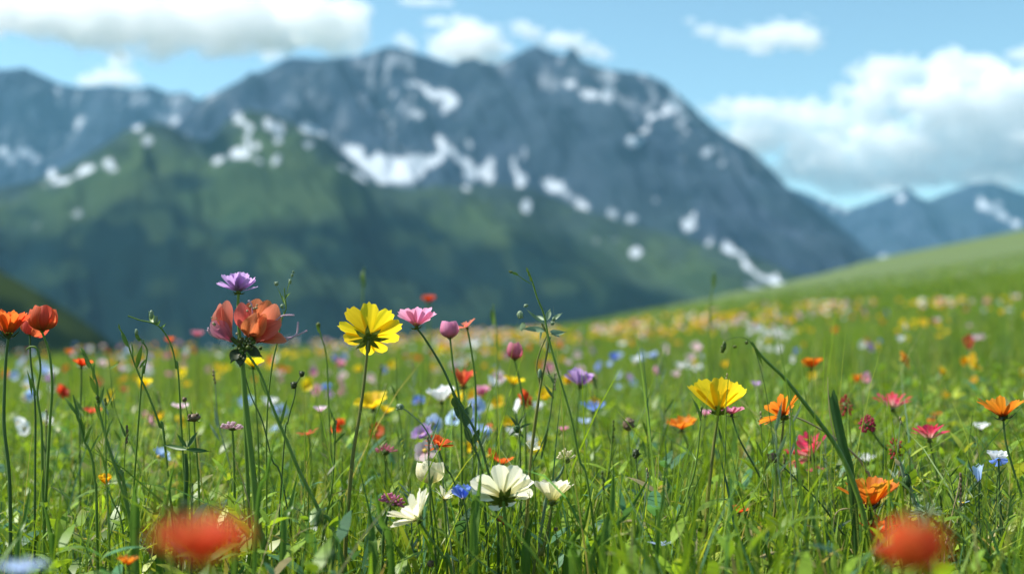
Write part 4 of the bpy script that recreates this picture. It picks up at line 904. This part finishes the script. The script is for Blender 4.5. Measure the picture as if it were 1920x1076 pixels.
# broad bright leaves rising in the lower foreground
bl = [(1130, 1076, 1150, 860, 16), (1100, 1076, 1225, 880, 14), (1060, 1076, 1110, 920, 14), (890, 1076, 905, 860, 12), (985, 1100, 1000, 960, 18), (735, 1076, 700, 900, 14), (700, 1090, 690, 940, 18), (250, 1076, 262, 880, 12), (300, 1076, 330, 860, 16), (255, 1000, 252, 905, 14), (530, 1040, 560, 880, 12), (480, 1000, 520, 800, 9), (1080, 1090, 1075, 1010, 26), (1190, 1076, 1195, 960, 20), (1420, 1076, 1400, 960, 14), (30, 1076, 60, 900, 10), (100, 1076, 80, 930, 12), (1290, 1076, 1300, 900, 8), (1700, 1076, 1668, 930, 10), (1540, 1076, 1520, 900, 10), (1230, 1076, 1250, 830, 8), (885, 1000, 902, 870, 9), (440, 1076, 430, 960, 12), (620, 1076, 655, 930, 10)]
for i, (ax, ay, bx, by, w_) in enumerate(bl):
    d = random.uniform(.86, .98); A = P(ax, ay, d); g = ground_pt(A+Vector(((ax-bx)*.0002, 0, 0)))
    root = make_root('leaf_plant', 'broad bright green leaf blade standing up through the lower foreground grass', 'leaf blade', g, 'broad leaf blades in the lower foreground'); O = root.location.copy()
    Bp = P(bx, by, d+random.uniform(-.03, .03)); mid = A.lerp(Bp, .5)
    pp = catmull([g, A, A.lerp(Bp, .55)+Vector((random.uniform(-.003, .003), 0, .002)), Bp], 7); mb = MB(); wd = w_/F*d*.5
    def fnl(u, v, pp=pp, wd=wd):
        k = v*(len(pp)-1); j = min(int(k), len(pp)-2); p = pp[j].lerp(pp[j+1], k-j)
        return p+Vector((u*wd*(.35+.65*math.sin(math.pi*(.15+.85*v)))*(1-v**6), -abs(u)*wd*.4+.2*wd*math.sin(v*5), 0))
    root['kind'] = 'thing'; mb.grid(fnl, 4, 24).obj('blade', M['leafbright'], root, O)
# ------------------------------------------------------------ random tall stalks among the heroes
rg = random.Random(77)
lab = ['slender green grass stalk with small side leaves among the flowers', 'thin bent grass stalk with a narrow seed tip among the flowers', 'dark wiry stalk with tiny buds among the flowers']
for i in range(64):
    px = rg.uniform(-20, 1940); d = rg.uniform(.9, 1.75); py = HZ+(.45-rg.uniform(.30, .41))/d*F
    kx = rg.uniform(-60, 60); k3 = i % 3
    lv = []
    for j in range(rg.randint(2, 6)):
        f = rg.uniform(.02, .7); s_ = rg.choice([-1, 1]); bx = px+kx*f*f; by = py+240*f
        lv.append((bx, by, bx+s_*rg.uniform(6, 26)/d, by-rg.uniform(20, 60)/d, rg.uniform(3, 7)/d))
    stalk(lab[k3], [(px, py), (px+kx*.25, py+120/d), (px+kx, py+240/d), (px+kx*1.3, py+420/d)], d, rg.uniform(.0006, .0012), rg.choice(['stem', 'stem', 'stemdark', 'silver']), lv if k3 < 2 else lv[:2],
          [(px+rg.uniform(-2, 2), py+7*j, 2.2/d, 4/d) for j in range(rg.randint(2, 6))] if k3 else [], group=['leafy grass stalks', 'seeding grass stalks', 'budding wiry stalks'][k3], bmat=rg.choice(['calyx', 'straw', 'brown']))
# ------------------------------------------------------------ meadow flowers farther back: one object each
def far_mesh(mk, var, ck='pollen'):
    rd = random.Random(var*31+len(mk)); co = []; fq = []; ft = []; mi = []; uv = []
    h = .34; np_ = [6, 8, 5, 10][var % 4]; R = .0165; th = math.radians([22, 40, 12, 30][var % 4]); tl = [.95, .45, 1.15, .7][var % 4]; ct, st_ = math.cos(tl), math.sin(tl)
    mb = MB(); mb.tube([Vector((rd.uniform(-.02, .02), 0, -.03)), Vector((rd.uniform(-.012, .012), 0, h*.5)), Vector((0, 0, h))], .0015, .0011, 4)
    nst = (len(mb.q), len(mb.t))
    q0 = len(mb.q); t0 = len(mb.t)
    for i in range(np_):
        a = 2*math.pi*i/np_+rd.uniform(-.2, .2); tt = th+rd.uniform(-.25, .25); s = R*rd.uniform(.85, 1.15)/math.cos(th)
        def fn(u, v):
            w_ = s*.42*(.25+.75*math.sin(math.pi*min(1, v*.7+.05)))*(6/np_)**.5
            x = v*s*(1-.18*u*u*v); y = u*w_; z = .15*s*math.sin(v*2)+.2*w_*u*u
            X_ = x*math.cos(tt)-z*math.sin(tt); Z_ = x*math.sin(tt)+z*math.cos(tt)
            q = (X_*math.cos(a)-y*math.sin(a), X_*math.sin(a)+y*math.cos(a), Z_)
            return (q[0], q[1]*ct-q[2]*st_, h+q[1]*st_+q[2]*ct)
        mb.grid(fn, 2, 3)
    q1 = len(mb.q); mb.ball((0, 0, h+.002), R*.26, R*.26, R*.2, 0)
    me = mb.mesh('meadow_flower', M['stem']); me.materials.append(M[mk]); me.materials.append(M[ck])
    mi = [0]*q0+[1]*(q1-q0)+[0]*t0+[2]*(len(mb.t)-t0)
    me.polygons.foreach_set('material_index', mi); me.update()
    return me
FM = {}
def zone(px, r):
    s = 'left' if px < 640 else 'middle' if px < 1280 else 'right'
    return s, ('nearer' if r < 4 else 'farther' if r < 9 else 'farthest')
CN = {'yellow': 'yellow', 'gold': 'golden', 'white': 'cream', 'purewhite': 'white', 'blue': 'blue', 'paleblue': 'pale blue', 'pink': 'pink', 'palepink': 'pale pink', 'orange': 'orange', 'redorange': 'orange red', 'red': 'red', 'purple': 'mauve', 'rose': 'rose', 'crimdark': 'crimson'}
def pick(px, r, c):
    if r < 4.2: w_ = [('yellow', 20), ('gold', 8), ('purewhite', 9), ('blue', 5 if px < 1300 else 2), ('paleblue', 9 if px < 1300 else 3), ('palepink', 10), ('pink', 8), ('orange', 6), ('redorange', 6), ('red', 5), ('purple', 4), ('crimdark', 3 if px > 1300 else 0)]
    elif r < 9: w_ = [('yellow', 24), ('gold', 10), ('purewhite', 10), ('palepink', 12), ('pink', 9), ('paleblue', 7 if px < 1300 else 2), ('blue', 4 if px < 1300 else 1), ('orange', 6), ('redorange', 4), ('red', 3), ('purple', 3)]
    else: w_ = [('yellow', 26), ('gold', 14), ('purewhite', 10), ('palepink', 8), ('pink', 5), ('orange', 3), ('purple', 2)]
    if c: return c if rg.random() < .7 else rg.choices(*zip(*w_))[0]
    return rg.choices(*zip(*w_))[0]
cnt = {}
def put(px, r, col, s=1.0):
    if cnt.get(CN[col], 0) >= 290: return
    cnt[CN[col]] = cnt.get(CN[col], 0)+1
    x_ = (px-960)/F*r; y_ = r
    var = rg.randrange(4); k = (col, var)
    if k not in FM: FM[k] = far_mesh(col, var)
    lim = interp(px, [(0, 640), (700, 618), (1100, 592), (1400, 570), (1920, 560)])
    if proj(x_, y_, float(gz(np.array([x_]), np.array([y_]))[0])+.33)[1] < lim: return
    nm = CN[col].replace(' ', '_')+'_flower'
    o = new_obj(nm, FM[k]); z_ = float(gz(np.array([x_]), np.array([y_]))[0])
    o.location = (x_, y_, z_); s1 = s*rg.uniform(.55, 1.0); o.scale = (s1, s1, min(1.0, .9)*rg.uniform(.86, 1.16))
    o.rotation_euler = (rg.uniform(-.12, .12), rg.uniform(-.12, .12), rg.choice([0, math.pi])+rg.gauss(0, .6))
    sd_, fr_ = zone(px, r)
    tag(o, '%s out of focus %s flower in the %s band of blooms at the %s' % ('small' if r < 4 else 'tiny', CN[col], fr_, sd_), CN[col]+' flower', '%s flowers in the %s band at the %s' % (CN[col], fr_, sd_))
def band(n, r0, r1, p0, p1, pw=0.):
    k = 0
    while k < n:
        u = rg.random(); r = r0*(r1/r0)**u
        px = rg.uniform(p0, p1); c = pick(px, r, None); m_ = rg.choice([1, 1, 1, 2, 4, 8])
        for j in range(m_):
            put(px+rg.gauss(0, 26)*(m_ > 1), r*(1+rg.gauss(0, .05)*(m_ > 1)), pick(px, r, c if m_ > 1 else None), 1+.22*smooth(3, 12, r)); k += 1
band(44, 1.35, 2.1, -60, 1980)
band(80, 1.95, 3.4, -60, 1980)
band(230, 3.2, 7.5, -60, 1980)
band(150, 6.0, 12.5, -60, 1100)
band(230, 6.0, 13, 1000, 1990)
for (px, r, c, n_, sp_) in [(1430, 4.6, 'purewhite', 16, 34), (1510, 9, 'palepink', 14, 36), (1560, 9.5, 'palepink', 10, 26), (1600, 14, 'yellow', 16, 80), (1500, 13, 'gold', 14, 60), (1700, 15, 'gold', 14, 80), (880, 5.2, 'purewhite', 9, 26), (1180, 8, 'yellow', 12, 50), (60, 4.2, 'paleblue', 5, 60), (230, 4.4, 'paleblue', 5, 60), (300, 6.5, 'yellow', 10, 60), (680, 3.4, 'palepink', 4, 50), (530, 4.6, 'yellow', 10, 36), (1120, 3.0, 'blue', 3, 30), (1745, 12, 'pink', 3, 20), (1880, 6.5, 'purewhite', 10, 40), (1370, 6.5, 'purple', 3, 12), (1750, 4.4, 'yellow', 6, 60), (930, 6.5, 'yellow', 8, 40), (1000, 4.4, 'yellow', 8, 50)]:
    for j in range(n_): put(px+rg.gauss(0, sp_*.5), r*(1+rg.gauss(0, .06)), c if rg.random() < .85 else 'yellow', 1.1)
# blossoms too far and too many to tell apart
n = 1500
u = RNG.random(n); r = 9*(17/9)**u; px = RNG.uniform(700, 2100, n)
R_ = interp(px, RC); k = r < R_*.8; r = r[k]; px = px[k]; n = len(r)
keep = fbm(px/60, r/6, 3, 90)+RNG.normal(0, .1, n) > .5; r = r[keep]; px = px[keep]; n = len(r)
x = (px-960)/F*r; z = gz(x, r)+RNG.uniform(.24, .36, n)
ok = proj(x, r, z)[1] > interp(px, [(0, 640), (1100, 595), (1400, 566), (1920, 556)]); x, r, z = x[ok], r[ok], z[ok]; n = len(r)
v0, f0 = ICO[0]
co = v0[None]*np.array([1, 1, .5])*(RNG.uniform(.018, .032, n))[:, None, None]+np.stack([x, r, z], 1)[:, None, :]
f = f0[None]+(np.arange(n)*len(v0))[:, None, None]
pal = np.array([(.85, .62, .03), (.85, .55, .02), (.85, .84, .78), (.8, .6, .68), (.75, .3, .45), (.85, .62, .03)])
cc = np.repeat(pal[RNG.integers(0, len(pal), n)], len(v0), 0)
tag(new_obj('distant_blossoms', mesh_np('distant_blossoms', co.reshape(-1, 3), f.reshape(-1, 3), M['blossom'], {'col': cc})), 'faint haze of distant yellow and white blossoms on the rising meadow', 'blossoms', kind='stuff')
# ------------------------------------------------------------ light, sky, camera
SUN_EL, SUN_AZ = 53, -82      # degrees; azimuth from +Y towards +X
w = bpy.data.worlds.new('World'); scene.world = w; w.use_nodes = True
t = w.node_tree; bg = t.nodes['Background']
sk = t.nodes.new('ShaderNodeTexSky'); sk.sky_type = 'NISHITA'; sk.sun_disc = False
sk.sun_elevation = math.radians(SUN_EL); sk.sun_rotation = math.radians(SUN_AZ)
sk.altitude = 1500; sk.air_density = 1.0; sk.dust_density = .3; sk.ozone_density = 1.0
tint = mixc(t, 1.0, sk.outputs[0], (.87, 1.01, .86), 'MULTIPLY'); t.links.new(tint, bg.inputs[0]); bg.inputs[1].default_value = .106
sd = bpy.data.lights.new('sun', 'SUN'); sd.energy = 4.7; sd.angle = math.radians(.53); sd.color = (1, .955, .88)
so = new_obj('sun', sd)
e, a = math.radians(SUN_EL), math.radians(SUN_AZ)
sv = Vector((math.sin(a)*math.cos(e), math.cos(a)*math.cos(e), math.sin(e)))
so.rotation_euler = sv.to_track_quat('Z', 'Y').to_euler(); so.location = (0, 0, 5)
cd = bpy.data.cameras.new('camera'); cam = new_obj('camera', cd)
cam.location = (0, 0, CH); cam.rotation_euler = (math.pi/2+PITCH, 0, 0)
cd.lens = 40; cd.sensor_width = 36; cd.clip_start = .02; cd.clip_end = 60000
cd.dof.use_dof = True; cd.dof.focus_distance = 1.03; cd.dof.aperture_fstop = 3.8; cd.dof.aperture_blades = 0
scene.camera = cam
scene.view_settings.view_transform = 'Standard'; scene.view_settings.look = 'None'; scene.view_settings.gamma = 1
scene.view_settings.exposure = 1.05
cy = scene.cycles
cy.use_denoising = True; cy.denoiser = 'OPENIMAGEDENOISE'; cy.max_bounces = 26; cy.diffuse_bounces = 8; cy.glossy_bounces = 2; cy.transmission_bounces = 8
cy.volume_bounces = 24; cy.caustics_reflective = False; cy.caustics_refractive = False; cy.sample_clamp_indirect = 6
